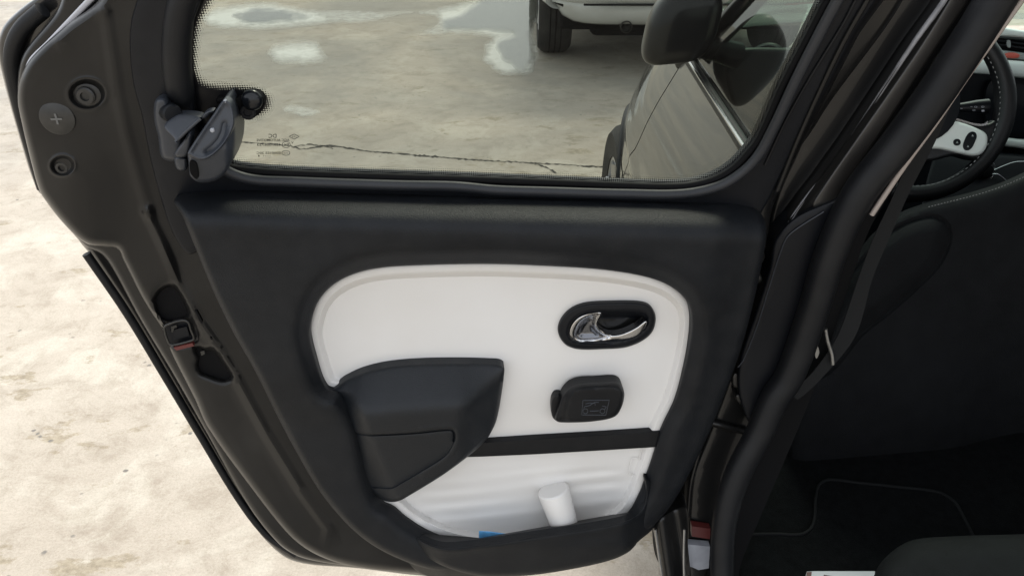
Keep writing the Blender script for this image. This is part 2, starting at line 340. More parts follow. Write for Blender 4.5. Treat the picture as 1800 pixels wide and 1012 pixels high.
def sheet(name, surf, outline, material, parent=None, wfn=0.0, step=14, bstep=5, holes=(), depth=0.01, rings=(), smooth=True,
          sharp=40, attr=None, hole_depth=None, extra=(), origin=None, back=True):
    mk = catmull if smooth else linear
    out = mk(outline, bstep); hs = [mk(h, bstep) for h in holes]
    loops = [out] + hs
    pts = [l for l in loops]; allb = np.concatenate(loops)
    lo, hi = out.min(0), out.max(0)
    gx = np.arange(lo[0], hi[0], step); gy = np.arange(lo[1], hi[1], step * 0.87)
    g = np.array([(x + (step / 2 if j % 2 else 0), y) for j, y in enumerate(gy) for x in gx]) if len(gx) and len(gy) else np.zeros((0, 2))
    cand = [g]
    rset = []
    for l in loops:
        t = np.roll(l, -1, 0) - np.roll(l, 1, 0); nrm = np.stack([-t[:, 1], t[:, 0]], 1); nrm /= np.linalg.norm(nrm, axis=1)[:, None] + 1e-9
        for r in rings:
            for sgn in (1, -1): rset.append((r, l + nrm * r * sgn))
    def D(q): return np.min([dist(q, l) for l in loops], 0)
    def IN(q):
        r = inside(q, out)
        for h in hs: r &= ~inside(q, h)
        return r
    keep = []
    mr = max(rings) if rings else 0
    for r, q in rset:
        k = IN(q); q = q[k]
        if len(q): q = q[D(q) > r * 0.9]; keep.append(q)
    if len(extra):
        q = np.asarray(extra, float); q = q[IN(q)]; q = q[D(q) > 1.0]; keep.append(q)
    if len(g):
        g = g[IN(g)]
        if len(g):
            g = g[D(g) > max(step * 0.5, mr + step * 0.4)]
            if len(extra) and len(g): 
                ex = np.asarray(extra, float); dd = np.full(len(g), 1e9)
                for i in range(0, len(ex), 400): dd = np.minimum(dd, np.sqrt(((g[:, None] - ex[None, i:i + 400]) ** 2).sum(2)).min(1))
                g = g[dd > step * 0.45]
            keep.append(g)
    inner = np.concatenate(keep) if keep else np.zeros((0, 2))
    V2 = np.concatenate([allb, inner])
    edges = []; k = 0
    for l in loops:
        n = len(l); edges += [(k + i, k + (i + 1) % n) for i in range(n)]; k += n
    vo, eo, fo, ov, oe, of = delaunay_2d_cdt([Vector(p) for p in V2], edges, [], 0, 1e-4)
    V2 = np.array([(p.x, p.y) for p in vo]); tri = np.array([f for f in fo if len(f) == 3])
    cen = V2[tri].mean(1); tri = tri[IN(cen)]
    d = D(V2)
    W = wfn(V2[:, 0], V2[:, 1], d) if callable(wfn) else np.full(len(V2), float(wfn))
    Lc = surf.local(V2[:, 0], V2[:, 1], W)
    a, b, c = Lc[tri[:, 0]], Lc[tri[:, 1]], Lc[tri[:, 2]]
    # orient towards the camera
    camL = np.array([(CAM - surf.O) @ surf.u, (CAM - surf.O) @ surf.v, (CAM - surf.O) @ surf.w])
    nn = np.cross(b - a, c - a); fl = (nn * (camL - a)).sum(1) < 0
    tri[fl] = tri[fl][:, ::-1]
    faces = [tuple(t) for t in tri]
    verts = [Lc]; base_n = len(Lc); at = None if attr is None else list(attr(V2[:, 0], V2[:, 1], d))
    if depth > 0:
        # boundary edges of the kept triangles, in order of the triangles' winding
        cnt = {}
        for t in tri:
            for i in range(3):
                e = (t[i], t[(i + 1) % 3]); cnt[e] = 1
        bnd = [e for e in cnt if (e[1], e[0]) not in cnt]
        ids = sorted({i for e in bnd for i in e}); mp = {i: base_n + j for j, i in enumerate(ids)}
        B = Lc[ids].copy(); B[:, 2] -= depth
        verts.append(B)
        nxt = {}
        for i, j in bnd:
            faces.append((j, i, mp[i], mp[j])); nxt[i] = j
        if back and not hs:
            s = bnd[0][0]; loop = [s]
            while nxt.get(loop[-1]) is not None and nxt[loop[-1]] != s and len(loop) < len(bnd) + 2: loop.append(nxt[loop[-1]])
            faces.append(tuple(mp[i] for i in reversed(loop)))
        if at is not None: at += [at[i] for i in ids]
    V = surf.world(np.concatenate(verts))
    return build(name, V, faces, material, parent, sharp, at, origin)

def tube(name, pts, rad, material, parent=None, seg=10, closed=False, squash=None, origin=None, caps=True):
    p = np.asarray(pts, float); n = len(p); rad = np.broadcast_to(np.asarray(rad, float), (n,))
    t = np.gradient(p, axis=0) if not closed else np.roll(p, -1, 0) - np.roll(p, 1, 0)
    t /= np.linalg.norm(t, axis=1)[:, None] + 1e-12
    ref = np.array([0, 0, 1.0]) if abs(t[0][2]) < 0.9 else np.array([1.0, 0, 0])
    nrm = np.cross(t[0], ref); nrm /= np.linalg.norm(nrm); V = []; Fc = []
    for i in range(n):
        nrm = nrm - t[i] * (nrm @ t[i]); nrm /= np.linalg.norm(nrm); bi = np.cross(t[i], nrm)
        for k in range(seg):
            a = 2 * math.pi * k / seg; V.append(p[i] + rad[i] * (math.cos(a) * nrm + math.sin(a) * bi))
    for i in range(n if closed else n - 1):
        for k in range(seg):
            a, b = i * seg + k, i * seg + (k + 1) % seg; c = ((i + 1) % n) * seg
            Fc.append((a, b, c + (k + 1) % seg, c + k))
    if caps and not closed:
        Fc.append(tuple(range(seg - 1, -1, -1))); Fc.append(tuple((n - 1) * seg + k for k in range(seg)))
    return build(name, V, Fc, material, parent, 50, None, origin)
def ptube(name, surf, path, rad, wz, material, parent, seg=10, step=8):
    """tube along a pixel path on a surface; rows of path are (px, py[, radius m[, w]])"""
    p = np.asarray([list(r) + [rad, wz][len(r) - 2:] if len(r) < 4 else r for r in path], float)
    q = catmull(p, step, False)
    return tube(name, surf.P(q[:, 0], q[:, 1], q[:, 3]), q[:, 2], material, parent, seg)
def lathe(name, c, axis, prof, material, parent=None, seg=24, ref=None, origin=None):
    """profile rows (radius, height along axis)"""
    c = np.array(c, float); ax = np.array(axis, float); ax /= np.linalg.norm(ax)
    r0 = np.array([0, 0, 1.0]) if abs(ax[2]) < 0.9 else np.array([1.0, 0, 0])
    a = np.cross(ax, r0); a /= np.linalg.norm(a); b = np.cross(ax, a); V = []; Fc = []
    for r, h in prof:
        for k in range(seg):
            th = 2 * math.pi * k / seg; V.append(c + ax * h + r * (math.cos(th) * a + math.sin(th) * b))
    for i in range(len(prof) - 1):
        for k in range(seg):
            A, B = i * seg + k, i * seg + (k + 1) % seg
            Fc.append((A, B, B + seg, A + seg))
    Fc.append(tuple(range(seg - 1, -1, -1))); Fc.append(tuple((len(prof) - 1) * seg + k for k in range(seg)))
    return build(name, V, Fc, material, parent, 35, None, origin)
def loft(name, loops, material, parent=None, cap0=True, cap1=True, closed=True, sharp=40, origin=None, flip=False):
    L = [np.asarray(l, float) for l in loops]; n = len(L[0]); V = np.concatenate(L); Fc = []
    for i in range(len(L) - 1):
        for k in range(n if closed else n - 1):
            a, b = i * n + k, i * n + (k + 1) % n; f = (a, b, b + n, a + n)
            Fc.append(f[::-1] if flip else f)
    if cap0: Fc.append(tuple(range(n)) if flip else tuple(range(n - 1, -1, -1)))
    if cap1: Fc.append(tuple((len(L) - 1) * n + k for k in (range(n - 1, -1, -1) if flip else range(n))))
    return build(name, V, Fc, material, parent, sharp, None, origin)
def rbox(name, c, s, material, parent=None, bev=0.01, rotz=0.0, seg=3, rotx=0.0, origin=None):
    bm = bmesh.new(); bmesh.ops.create_cube(bm, size=1.0)
    for v in bm.verts: v.co = Vector((v.co.x * s[0], v.co.y * s[1], v.co.z * s[2]))
    if bev > 0: bmesh.ops.bevel(bm, geom=bm.edges[:], offset=bev, segments=seg, profile=0.5, affect='EDGES')
    Mx = Matrix.Translation(c) @ Matrix.Rotation(rotz, 4, 'Z') @ Matrix.Rotation(rotx, 4, 'X')
    V = [Mx @ v.co for v in bm.verts]; Fc = [[v.index for v in f.verts] for f in bm.faces]; bm.free()
    return build(name, [tuple(v) for v in V], Fc, material, parent, 40, None, origin)

# ------------------------------------------------------------------ the setting: ground, puddles
G = Surf((0, 0, 0), (1, 0, 0), (0, 1, 0))
xs = np.array([-300, -60, -12, -6, -3, 0, 3, 6, 12, 60, 300.0]); V = [(x, y, 0) for y in xs + 4 for x in xs]; n = len(xs)
ground = tag(build('ground', V, [(j * n + i, j * n + i + 1, (j + 1) * n + i + 1, (j + 1) * n + i) for j in range(n - 1) for i in range(n - 1)], 'ground', origin=(0, 0, 0)), kind='structure')

def wob(pts, amp, step=6, seed=0):
    r = np.random.default_rng(seed); q = catmull(pts, step); n = len(q)
    ph = r.uniform(0, 6.28, 6); fr = [3, 5, 9, 14, 22, 31]; t = np.arange(n) / n * 2 * math.pi
    off = sum(np.sin(f * t + p) / (1 + 0.35 * i) for i, (f, p) in enumerate(zip(fr, ph))) * amp / 2
    off2 = sum(np.cos(f * t + 2 * p) / (1 + 0.35 * i) for i, (f, p) in enumerate(zip(fr, ph))) * amp / 2
    return q + np.stack([off * 1.6, off2 * 0.6], 1)
def flat_patch(name, pts, material, z, soft, amp, seed, kind='structure', parent=None):
    return sheet(name, G, wob(pts, amp, seed=seed), material, parent, wfn=z, step=9, bstep=40, depth=0, rings=(2, 5), smooth=False,
                 attr=lambda x, y, d: np.clip(d / soft, 0, 1))
blooms = [([(352, 30), (380, 12), (430, 6), (480, 4), (540, 16), (600, 18), (680, 20), (730, 22), (690, 30), (640, 40), (600, 40), (560, 45), (500, 52), (420, 54), (375, 48)], 13, 2.5, 1),
          ([(466, 92), (480, 78), (510, 71), (550, 72), (572, 88), (578, 104), (550, 114), (510, 114), (478, 108)], 18, 2.5, 2),
          ([(494, 190), (515, 185), (550, 190), (565, 198), (545, 206), (515, 202)], 14, 2, 3),
          ([(735, 20), (775, 12), (830, -2), (900, -30), (1010, -30), (1010, 10), (945, 40), (935, 60), (948, 100), (925, 132), (880, 128), (850, 105), (845, 80), (860, 68), (820, 62), (735, 64), (760, 48), (770, 34)], 14, 4.0, 4)]
for pts, soft, amp, sd_ in blooms:
    tag(flat_patch('dry_lime_patch', pts, 'bloom', 0.004, soft, amp, sd_), kind='structure')
puddles = [([(405, 26), (430, 17), (470, 10), (520, 20), (555, 28), (520, 38), (460, 44), (425, 40)], 12, 2.5, 11),
           ([(772, 34), (800, 26), (860, -10), (1000, -40), (1010, 8), (950, 30), (940, 62), (943, 96), (915, 128), (885, 112), (872, 90), (880, 70), (905, 60), (870, 54), (820, 56), (780, 52)], 12, 4.0, 12)]
for pts, soft, amp, sd_ in puddles:
    tag(flat_patch('puddle', pts, 'puddle', 0.008, soft, amp, sd_), kind='structure')
# the crack that runs across the slab, as a ragged dark furrow
def crack(path, wid, seed):
    r = np.random.default_rng(seed); q = catmull(path, 4, False); q[:, 1] += np.cumsum(r.normal(0, 0.35, len(q))) * 0.35 + r.normal(0, 0.5, len(q))
    c = G.P(q[:, 0], q[:, 1], 0.003); h = wid * np.abs(r.normal(0, 1, len(q))) * np.interp(np.arange(len(q)), np.arange(0, len(q) + 12, 12), r.uniform(0.25, 1.3, len(np.arange(0, len(q) + 12, 12)))) + 0.0015; n = len(q)
    a = c.copy(); b = c.copy(); a[:, 1] += h; b[:, 1] -= h
    V = np.concatenate([a, b]); return build('crack', V, [(i, i + n, i + n + 1, i + 1) for i in range(n - 1)], 'crack', ground)
crack([(380, 246), (450, 251), (515, 257), (530, 262), (580, 256), (640, 265), (730, 273), (830, 281), (930, 287), (1090, 297), (1300, 310)], 0.0055, 1)
crack([(515, 258), (540, 254), (575, 257), (585, 262)], 0.006, 2)
crack([(940, 287), (960, 294), (978, 304)], 0.006, 3)

# ------------------------------------------------------------------ the open car door
a5 = R(5.0)
HINGE = np.array([0.317, 0.97, 0.0])
DOORN = np.array([math.sin(a5), -math.cos(a5), 0])
def door_base(v):
    return 0.22 * np.log1p(np.exp((v - 1.04) / 0.03)) * 0.03 + 0.25 * np.maximum(0.75 - v, 0) ** 2
DS = Surf(HINGE, (math.cos(a5), math.sin(a5), 0), (0, 0, 1), door_base)
door = empty('car_door', tuple(HINGE), 'open black rear car door with white insert panel and dark plastic trim', 'car door')

WIN = [(378, -50), (352, 8), (338, 50), (333, 95), (337, 150), (345, 205), (362, 255), (385, 283), (410, 292), (445, 297), (520, 302), (720, 309), (820, 312), (1000, 319), (1100, 323),
       (1160, 325), (1210, 323), (1252, 313), (1285, 295), (1310, 270), (1332, 240), (1372, 150), (1402, 92), (1440, 18), (1475, -50)]
def grow(pts, k):
    q = np.asarray(pts, float); c = q.mean(0); t = np.roll(q, -1, 0) - np.roll(q, 1, 0); nn = np.stack([t[:, 1], -t[:, 0]], 1); nn /= np.linalg.norm(nn, axis=1)[:, None]
    if ((q - c) * nn).sum() < 0: nn = -nn
    return q + nn * k
# outer skin, farthest from the camera
SKIN = [(150, -60), (57, 0), (20, 30), (3, 52), (-4, 85), (2, 125), (34, 242), (66, 335), (90, 352), (120, 395), (142, 427), (160, 449), (214, 532), (267, 625), (313, 712), (383, 827), (435, 907), (470, 952), (504, 980),
        (543, 991), (620, 997), (760, 1012), (900, 1008), (1040, 980), (1120, 920), (1180, 860), (1250, 700), (1300, 560), (1330, 420), (1350, 340), (1430, 210), (1570, -60)]
skin = sheet('outer_skin', DS, SKIN, 'paint_ext', door, wfn=lambda x, y, d: -0.075 + er(d, 8, 0.008), holes=[grow(WIN, 16)], depth=0.03, rings=(1.5, 4, 8), step=40)
sheet('sky_highlight_strip', DS, [(190, -22), (166, 2), (128, 40), (88, 80), (56, 112), (44, 122), (52, 102), (80, 74), (118, 34), (150, 0), (172, -22)], 'pale', skin, wfn=lambda x, y, d: -0.018 + er(d, 4, 0.003), depth=0.008, rings=(1, 2.5, 4), step=8)  # added strip, painted as the sky's reflection along the glossy edge
ptube('edge_seal', DS, [(75, 18), (40, 50), (24, 82), (22, 120), (40, 200), (78, 330)], 0.009, -0.062, 'rubber', skin)
ptube('edge_seal', DS, [(152, 446), (222, 548), (290, 660), (352, 764), (420, 876), (470, 940), (520, 974)], 0.006, -0.064, 'rubber', skin)
STEP = [(140, -60), (100, 20), (44, 90), (32, 130), (34, 190), (70, 330), (120, 400), (152, 434), (178, 446), (196, 468), (246, 560), (306, 660), (365, 764), (435, 886), (487, 952), (522, 976), (570, 988), (640, 996), (760, 1008), (900, 1004),
        (1040, 975), (1120, 915), (1180, 850), (1250, 690), (1300, 550), (1330, 420), (1350, 340), (1440, 210), (1580, -60)]
sheet('door_shut_face', DS, STEP, 'paint', door, wfn=lambda x, y, d: -0.036 + er(d, 10, 0.010), holes=[grow(WIN, 12)], depth=0.03, rings=(1, 3, 6, 10), step=40)
FRAME = [(195, -60), (175, -2), (112, 48), (55, 102), (36, 138), (31, 175), (38, 215), (51, 269), (69, 334), (84, 358), (105, 385), (135, 416), (157, 430), (186, 434), (207, 438), (216, 456), (230, 484), (249, 521), (266, 549), (281, 571), (288, 584), (302, 621), (342, 700), (365, 750),
         (435, 848), (504, 935), (545, 968), (600, 990), (680, 1003), (780, 1010), (880, 1006), (1000, 985), (1080, 955), (1130, 915), (1180, 855), (1215, 790), (1255, 700), (1300, 590), (1330, 500), (1350, 410), (1358, 365), (1378, 318), (1425, 225), (1505, 70), (1570, -60)]
HOLE_A = [(275, 528), (285, 511), (302, 505), (313, 518), (327, 546), (326, 555), (296, 562), (284, 556)]
HOLE_B = [(289, 576), (293, 571), (318, 563), (330, 565), (336, 580), (341, 595), (334, 599), (304, 606), (297, 603)]
HOLE_C = [(346, 612), (358, 617), (372, 618), (384, 630), (394, 644), (405, 661), (396, 666), (384, 664), (368, 658), (354, 652), (350, 640), (352, 628)]
DIMP = [((153, 165), 33, 27, 0.007), ((110, 291), 22, 18, 0.005)]
FOLD1 = linear([(258, 372), (283, 425), (318, 505), (350, 565), (382, 610), (414, 662), (470, 765), (530, 862), (580, 930)], 8, False)
FOLD2 = linear([(185, 20), (196, 90), (206, 160), (222, 235), (240, 300), (262, 372)], 8, False)
FOLD3 = linear([(105, 75), (140, 50), (180, 20), (205, -20)], 8, False)
def frame_w(x, y, d):
    q = np.stack([x, y], 1); wv = er(d, 14, 0.016)
    for (c, rx, ry, dp) in DIMP:
        rr = np.sqrt(((x - c[0]) / rx) ** 2 + ((y - c[1]) / ry) ** 2)
        wv = wv - dp * (1 - sm(rr, 0.62, 1.0)) + 0.0015 * np.exp(-((rr - 1.05) / 0.12) ** 2)
    d1 = dist(q, FOLD1, False); d2 = dist(q, FOLD2, False); d3 = dist(q, FOLD3, False)
    wv = wv + 0.0060 * np.exp(-(d1 / 9) ** 2) + 0.0040 * np.exp(-(d2 / 11) ** 2) + 0.003 * np.exp(-(d3 / 10) ** 2)
    wv = wv + 0.010 * sm(y, 150, 330) * np.exp(-((x - 140) / 60) ** 2) * (y < 700)
    # lens-shaped swage beside the trim
    rr = ((x - 318) / 16) ** 2 + ((y - 490 - 1.9 * (x - 318)) / 55) ** 2
    wv = wv - 0.004 * np.exp(-rr)
    return wv
ex = np.array([(c[0] + rx * k * math.cos(t), c[1] + ry * k * math.sin(t)) for (c, rx, ry, dp) in DIMP for k in (0.2, 0.4, 0.55, 0.62, 0.7, 0.78, 0.86, 0.94, 1.0, 1.06, 1.12, 1.2, 1.35) for t in np.linspace(0, 6.2832, 41)[:-1]] + [(p[0] + o, p[1]) for p in np.concatenate([FOLD1, FOLD2]) for o in (-18, -12, -6, 0, 6, 12, 18) if all(((p[0] + o - c[0]) / rx) ** 2 + ((p[1] - c[1]) / ry) ** 2 > 2.2 for (c, rx, ry, dp) in DIMP)])
frame = sheet('door_frame', DS, FRAME, 'paint_dusty', door, wfn=frame_w, holes=[grow(WIN, 4), HOLE_A, HOLE_B, HOLE_C], depth=0.026, rings=(1, 3, 6, 10, 14), step=26, extra=ex)
# bolts in their dimples and the round plug with its cross
def bolt(px, py, r, wz):
    c = DS.P(px, py, wz)
    b = lathe('bolt', c, DOORN, [(r * 1.5, -0.002), (r * 1.5, 0.001), (r * 1.25, 0.002), (r, 0.0022), (r, 0.006), (r * 0.85, 0.0072), (r * 0.5, 0.0072), (r * 0.45, 0.004), (0.0002, 0.004)], 'dark_steel', frame, 20)
    return b
bolt(153, 167, 0.0100, -0.006); bolt(112, 292, 0.0078, -0.004)
c = DS.P(101, 208, 0.0025)
plug = lathe('plug', c, DOORN, [(0.0185, -0.001), (0.0185, 0.0012), (0.0175, 0.0018), (0.001, 0.0022)], 'dark_steel', frame, 28)
for s in ((0.0060, 0.0011), (0.0011, 0.0060)):
    x0, y0 = s; L0 = DS.local(101, 208, 0.0025); L0 = np.array(L0)
    sq = np.array([(L0[0] + i * x0, L0[1] + j * y0, L0[2] + 0.0031 + 0.0003 * (s[0] > s[1])) for i, j in ((-1, -1), (1, -1), (1, 1), (-1, 1))])
    build('cross_mark', DS.world(sq), [(0, 1, 2, 3)], 'label_dim', plug)
# latch: three openings with their liners
latch = sheet('latch_liner', DS, grow(HOLE_B, 3), 'plastic', door, wfn=-0.010, step=12, depth=0.004)
sheet('latch_liner', DS, grow(HOLE_A, 4), 'matte_black', door, wfn=-0.012, step=12, depth=0.004)
sheet('latch_liner', DS, grow(HOLE_C, 4), 'matte_black', door, wfn=-0.010, step=12, depth=0.004)
q = catmull(HOLE_B, 4); tube('striker_frame', DS.P(q[:, 0], q[:, 1], 0.001), 0.0016, 'dark_steel', latch, 8, closed=True)
sheet('latch_bar', DS, [(299, 581), (328, 574), (333, 590), (303, 598)], 'plastic', latch, wfn=-0.004, step=10, depth=0.005, smooth=False)
sheet('latch_glint', DS, [(301, 574), (310, 571), (311, 575), (306, 577), (304, 584), (301, 584)], 'dark_steel', latch, wfn=-0.002, step=10, depth=0.003, smooth=False)
sheet('red_lever', DS, [(305, 611), (338, 603), (341, 608), (310, 616)], 'red', frame, wfn=0.003, step=10, depth=0.006, smooth=False)
sheet('clip', DS, [(352, 618), (359, 616), (360, 622), (354, 625)], 'dark_steel', latch, wfn=-0.004, step=10, depth=0.003, smooth=False)
for pts in ([(343, 547), (346, 546), (356, 565), (355, 569), (350, 562)], [(369, 592), (372, 593), (373, 597), (370, 596)]):
    sheet('slot', DS, pts, 'matte_black', frame, wfn=0.0075, step=10, depth=0.004, smooth=False)
# black surround of the window
SUR = [(262, -60), (243, -5), (231, 36), (228, 84), (235, 151), (249, 202), (262, 269), (279, 336), (302, 405), (330, 446), (350, 440), (420, 385), (900, 385), (1250, 395), (1325, 388), (1345, 362), (1368, 318), (1415, 228), (1496, 70), (1552, -60)]
def sur_w(x, y, d):
    return 0.004 + er(d, 6, 0.003) + 0.006 * sm(x, 225, 330) * (1 - sm(x, 330, 420))
surround = sheet('window_surround', DS, SUR, 'plastic', door, wfn=sur_w, holes=[grow(WIN, 1)], depth=0.012, rings=(1.5, 4), step=24)
# ridge on the hinge side of the frame
ptube('frame_ridge', DS, [(1530, -10), (1481, 77), (1434, 175), (1401, 249), (1366, 335)], 0.0035, 0.0045, 'paint_dusty', frame)
ptube('frame_ridge', DS, [(1504, 0), (1481, 44), (1425, 135), (1380, 215), (1345, 290)], 0.002, 0.005, 'rubber', frame)
# seals round the glass
ptube('window_seal', DS, [(345, -40, .013, .004), (322, 0, .014, .004), (312, 60, .015, .004), (311, 120, .015, .004), (318, 165, .014, .004), (326, 182, .010, .002)], 0.012, 0.004, 'rubber', door, 14)
ptube('window_seal', DS, [(372, 270), (392, 297), (440, 315), (520, 320), (700, 326), (800, 328), (870, 334), (960, 337), (1100, 341), (1200, 341), (1262, 328), (1302, 305), (1334, 272), (1360, 225), (1400, 140), (1446, 50), (1494, -40)], 0.0066, 0.011, 'rubber_grey', door, 12)
q = catmull(grow(WIN, 4), 8)
tube('glass_gasket', DS.P(q[:, 0], q[:, 1], 0.002), 0.0042, 'matte_black', surround, 8, closed=True)
# glass with its printed border
glass = sheet('window_glass', DS, grow(WIN, 5), 'glass', door, wfn=-0.010, step=60, bstep=10, depth=0)
FIN = [(410, -90), (376, 5), (357, 45), (351, 90), (352, 122), (360, 138), (385, 144), (430, 146), (462, 154), (480, 172), (479, 192), (458, 209), (424, 213), (404, 228), (398, 250), (402, 266), (425, 278), (520, 288), (720, 294), (820, 298), (1000, 305), (1100, 309), (1150, 311), (1205, 310), (1245, 301), (1275, 284), (1298, 262), (1320, 232), (1360, 142), (1392, 82), (1428, 10), (1470, -90)]
finp = catmull(FIN, 4)
def frit_a(x, y, d):
    q = np.stack([x, y], 1); dd = dist(q, finp) * np.where(inside(q, finp), -1, 1)
    return np.clip(0.02 + dd / 15.0, 0, 1.5)
fs = sheet('frit_border', DS, grow(WIN, 5), 'frit', glass, wfn=-0.0085, holes=[grow(FIN, -3)], step=5, bstep=4, depth=0, attr=frit_a)
# etched marks on the glass: read from outside, so mirrored from here
def text_on(surf, txt, px, py, hpx, wpx, wz, material, parent, mirror=True, name='etched_marking', lean=0.0):
    cu = bpy.data.curves.new('t', 'FONT'); cu.body = txt; cu.size = 1; cu.align_x = 'CENTER'; cu.align_y = 'CENTER'; cu.resolution_u = 2; cu.offset = 0.012
    o = bpy.data.objects.new('t', cu); col.objects.link(o); dg = bpy.context.evaluated_depsgraph_get(); dg.update()
    me = bpy.data.meshes.new_from_object(o.evaluated_get(dg)); bpy.data.objects.remove(o)
    v = np.array([x.co[:] for x in me.vertices]); fc = [tuple(p.vertices) for p in me.polygons]; bpy.data.meshes.remove(me)
    lo, hi = v.min(0), v.max(0); v = (v - (lo + hi) / 2) / (hi - lo + 1e-9)
    X = px + v[:, 0] * wpx * (-1 if mirror else 1); Y = py - v[:, 1] * hpx + lean * (X - px)
    return build(name, surf.P(X, Y, np.full(len(X), wz)), fc, material, parent)
gw = -0.0075
text_on(DS, 'DC', 479, 239, 7, 14, gw, 'print', glass)
text_on(DS, 'AGC AUTOMOTIVE', 480, 246.5, 4.4, 58, gw, 'print', glass)
text_on(DS, '43R-006723', 473, 254.5, 4.6, 42, gw, 'print', glass)
text_on(DS, 'E6', 503, 254.5, 4.6, 9, gw, 'print', glass)
text_on(DS, 'V', 514, 251, 4, 4, gw, 'print', glass)
text_on(DS, 'E000155 20C', 472, 269, 4.2, 42, gw, 'print', glass)
text_on(DS, 'CCC', 502.5, 269, 3.4, 8, gw, 'print', glass)
text_on(DS, '132', 517, 240.5, 3, 7, gw, 'print', glass)
text_on(DS, '- - - -', 469, 274.5, 1, 13, gw, 'print', glass)
text_on(DS, 'I', 455, 274, 3, 2, gw, 'print', glass)
def ringmark(pts):
    q = np.array(pts, float); tube('etched_marking', DS.P(q[:, 0], q[:, 1], gw), 0.00035, 'print', glass, 4, closed=True)
ringmark([(503 + 7 * math.cos(t), 254.5 + 5.4 * math.sin(t)) for t in np.linspace(0, 6.28, 25)[:-1]])
ringmark([(502.5 + 7 * math.cos(t), 269 + 4.2 * math.sin(t)) for t in np.linspace(0, 6.28, 25)[:-1]])
ringmark(linear([(508, 240), (517, 236), (526, 240), (517, 245)], 3))

# catch of the pop-out window
catch = sheet('window_catch', DS, [(272, 178), (280, 171), (290, 172), (297, 182), (302, 200), (318, 230), (322, 250), (320, 270), (316, 282), (300, 284), (284, 276), (278, 240), (271, 210)], 'plastic_grey', door,
              wfn=lambda x, y, d: 0.030 + er(d, 9, 0.012), depth=0.026, rings=(1, 3, 6, 9), step=8)
def Z6(pts): return [(250 + x / 5.327, 150 + y / 5.327) for x, y in pts]
c = DS.P(301, 199, 0.030); lathe('pivot_cap', c, DS.w + 0.7 * DS.u, [(0.0105, -0.01), (0.0105, 0.004), (0.009, 0.006), (0.001, 0.0065)], 'plastic', catch, 24)
sheet('arm_plate', DS, Z6([(205, 385), (315, 275), (420, 268), (525, 280), (560, 300), (330, 525), (318, 550), (300, 500)]), 'plastic_grey', catch, wfn=lambda x, y, d: 0.036 + 0.0007 * (y - 205) + er(d, 4, 0.003), depth=0.012, rings=(1, 2.5, 4), step=6)
ptube('arm_rib', DS, Z6([(312, 528), (420, 425), (540, 318)]), 0.0017, 0.062, 'plastic_grey', catch, 8)
sheet('hook', DS, Z6([(555, 300), (590, 255), (640, 235), (668, 240), (665, 262), (640, 262), (620, 285), (590, 312), (565, 318)]), 'plastic_grey', catch, wfn=lambda x, y, d: 0.046 + er(d, 3, 0.003), depth=0.010, rings=(1, 2.5), step=5)
sheet('thumb_tab', DS, Z6([(300, 665), (310, 620), (380, 530), (440, 440), (460, 440), (462, 500), (445, 590), (410, 665), (350, 675)]), 'plastic_grey', catch, wfn=lambda x, y, d: 0.056 + er(d, 5, 0.005), depth=0.014, rings=(1, 2.5, 4), step=6)
sheet('peg', DS, Z6([(303, 672), (405, 672), (420, 690), (415, 790), (385, 803), (340, 795), (315, 765)]), 'plastic_grey', catch, wfn=lambda x, y, d: 0.046 + er(d, 6, 0.007), depth=0.02, rings=(1, 2.5, 5), step=6)
LEV = Z6([(762, 140), (790, 128), (822, 150), (850, 220), (872, 300), (882, 420), (878, 560), (850, 680), (800, 790), (740, 860), (660, 900), (580, 912), (510, 900), (450, 850), (440, 800), (432, 700), (425, 645), (450, 585), (560, 420), (680, 250), (735, 165)])
LTOP = catmull(Z6([(775, 133), (830, 170), (858, 260), (862, 370), (800, 510), (720, 610), (620, 685), (540, 700), (465, 670), (425, 640), (450, 590), (560, 420), (680, 250), (740, 160)]), 4)
LGRV = linear(Z6([(775, 365), (755, 450), (720, 520), (660, 585), (600, 625)]), 3, False)
def ltop_w(x, y): return 0.064 + 0.00030 * (y - 230) - 0.00015 * (x - 360)
def lev_w(x, y, d):
    wv = ltop_w(x, np.minimum(y, 262)) - 0.004 - 0.0007 * np.maximum(x - 398, 0) - 0.0002 * np.maximum(y - 280, 0)
    return wv + er(d, 7, 0.010)
def lcap_w(x, y, d):
    q = np.stack([x, y], 1)
    return ltop_w(x, y) + er(d, 4, 0.003) - 0.0022 * sm(d, 3, 9) - 0.0035 * np.exp(-(dist(q, LGRV, False) / 4.0) ** 2)
lever = sheet('catch_lever', DS, LEV, 'plastic_grey', catch, wfn=lev_w, depth=0.045, rings=(1, 2.5, 5, 7), step=6, bstep=3)
sheet('lever_top', DS, Z6([(775, 133), (830, 170), (858, 260), (862, 370), (800, 510), (720, 610), (620, 685), (540, 700), (465, 670), (425, 640), (450, 590), (560, 420), (680, 250), (740, 160)]), 'plastic_grey', catch, wfn=lcap_w, depth=0.012, rings=(1, 2, 3, 4), step=3.2, bstep=3)
sheet('lever_gap', DS, Z6([(450, 705), (500, 722), (515, 770), (516, 880), (470, 850), (446, 800)]), 'matte_black', catch, wfn=lambda x, y, d: ltop_w(x, np.minimum(y, 262)) - 0.003, depth=0.006, step=6)
for p, r in (((775, 152), 0.0018), ((655, 422), 0.0024)):
    q = Z6([p])[0]; lathe('rivet', DS.P(q[0], q[1], ltop_w(q[0], q[1]) - 0.0015), DS.w, [(r, -0.003), (r, 0.0007), (r * 0.6, 0.0014)], 'label_white', catch, 12)
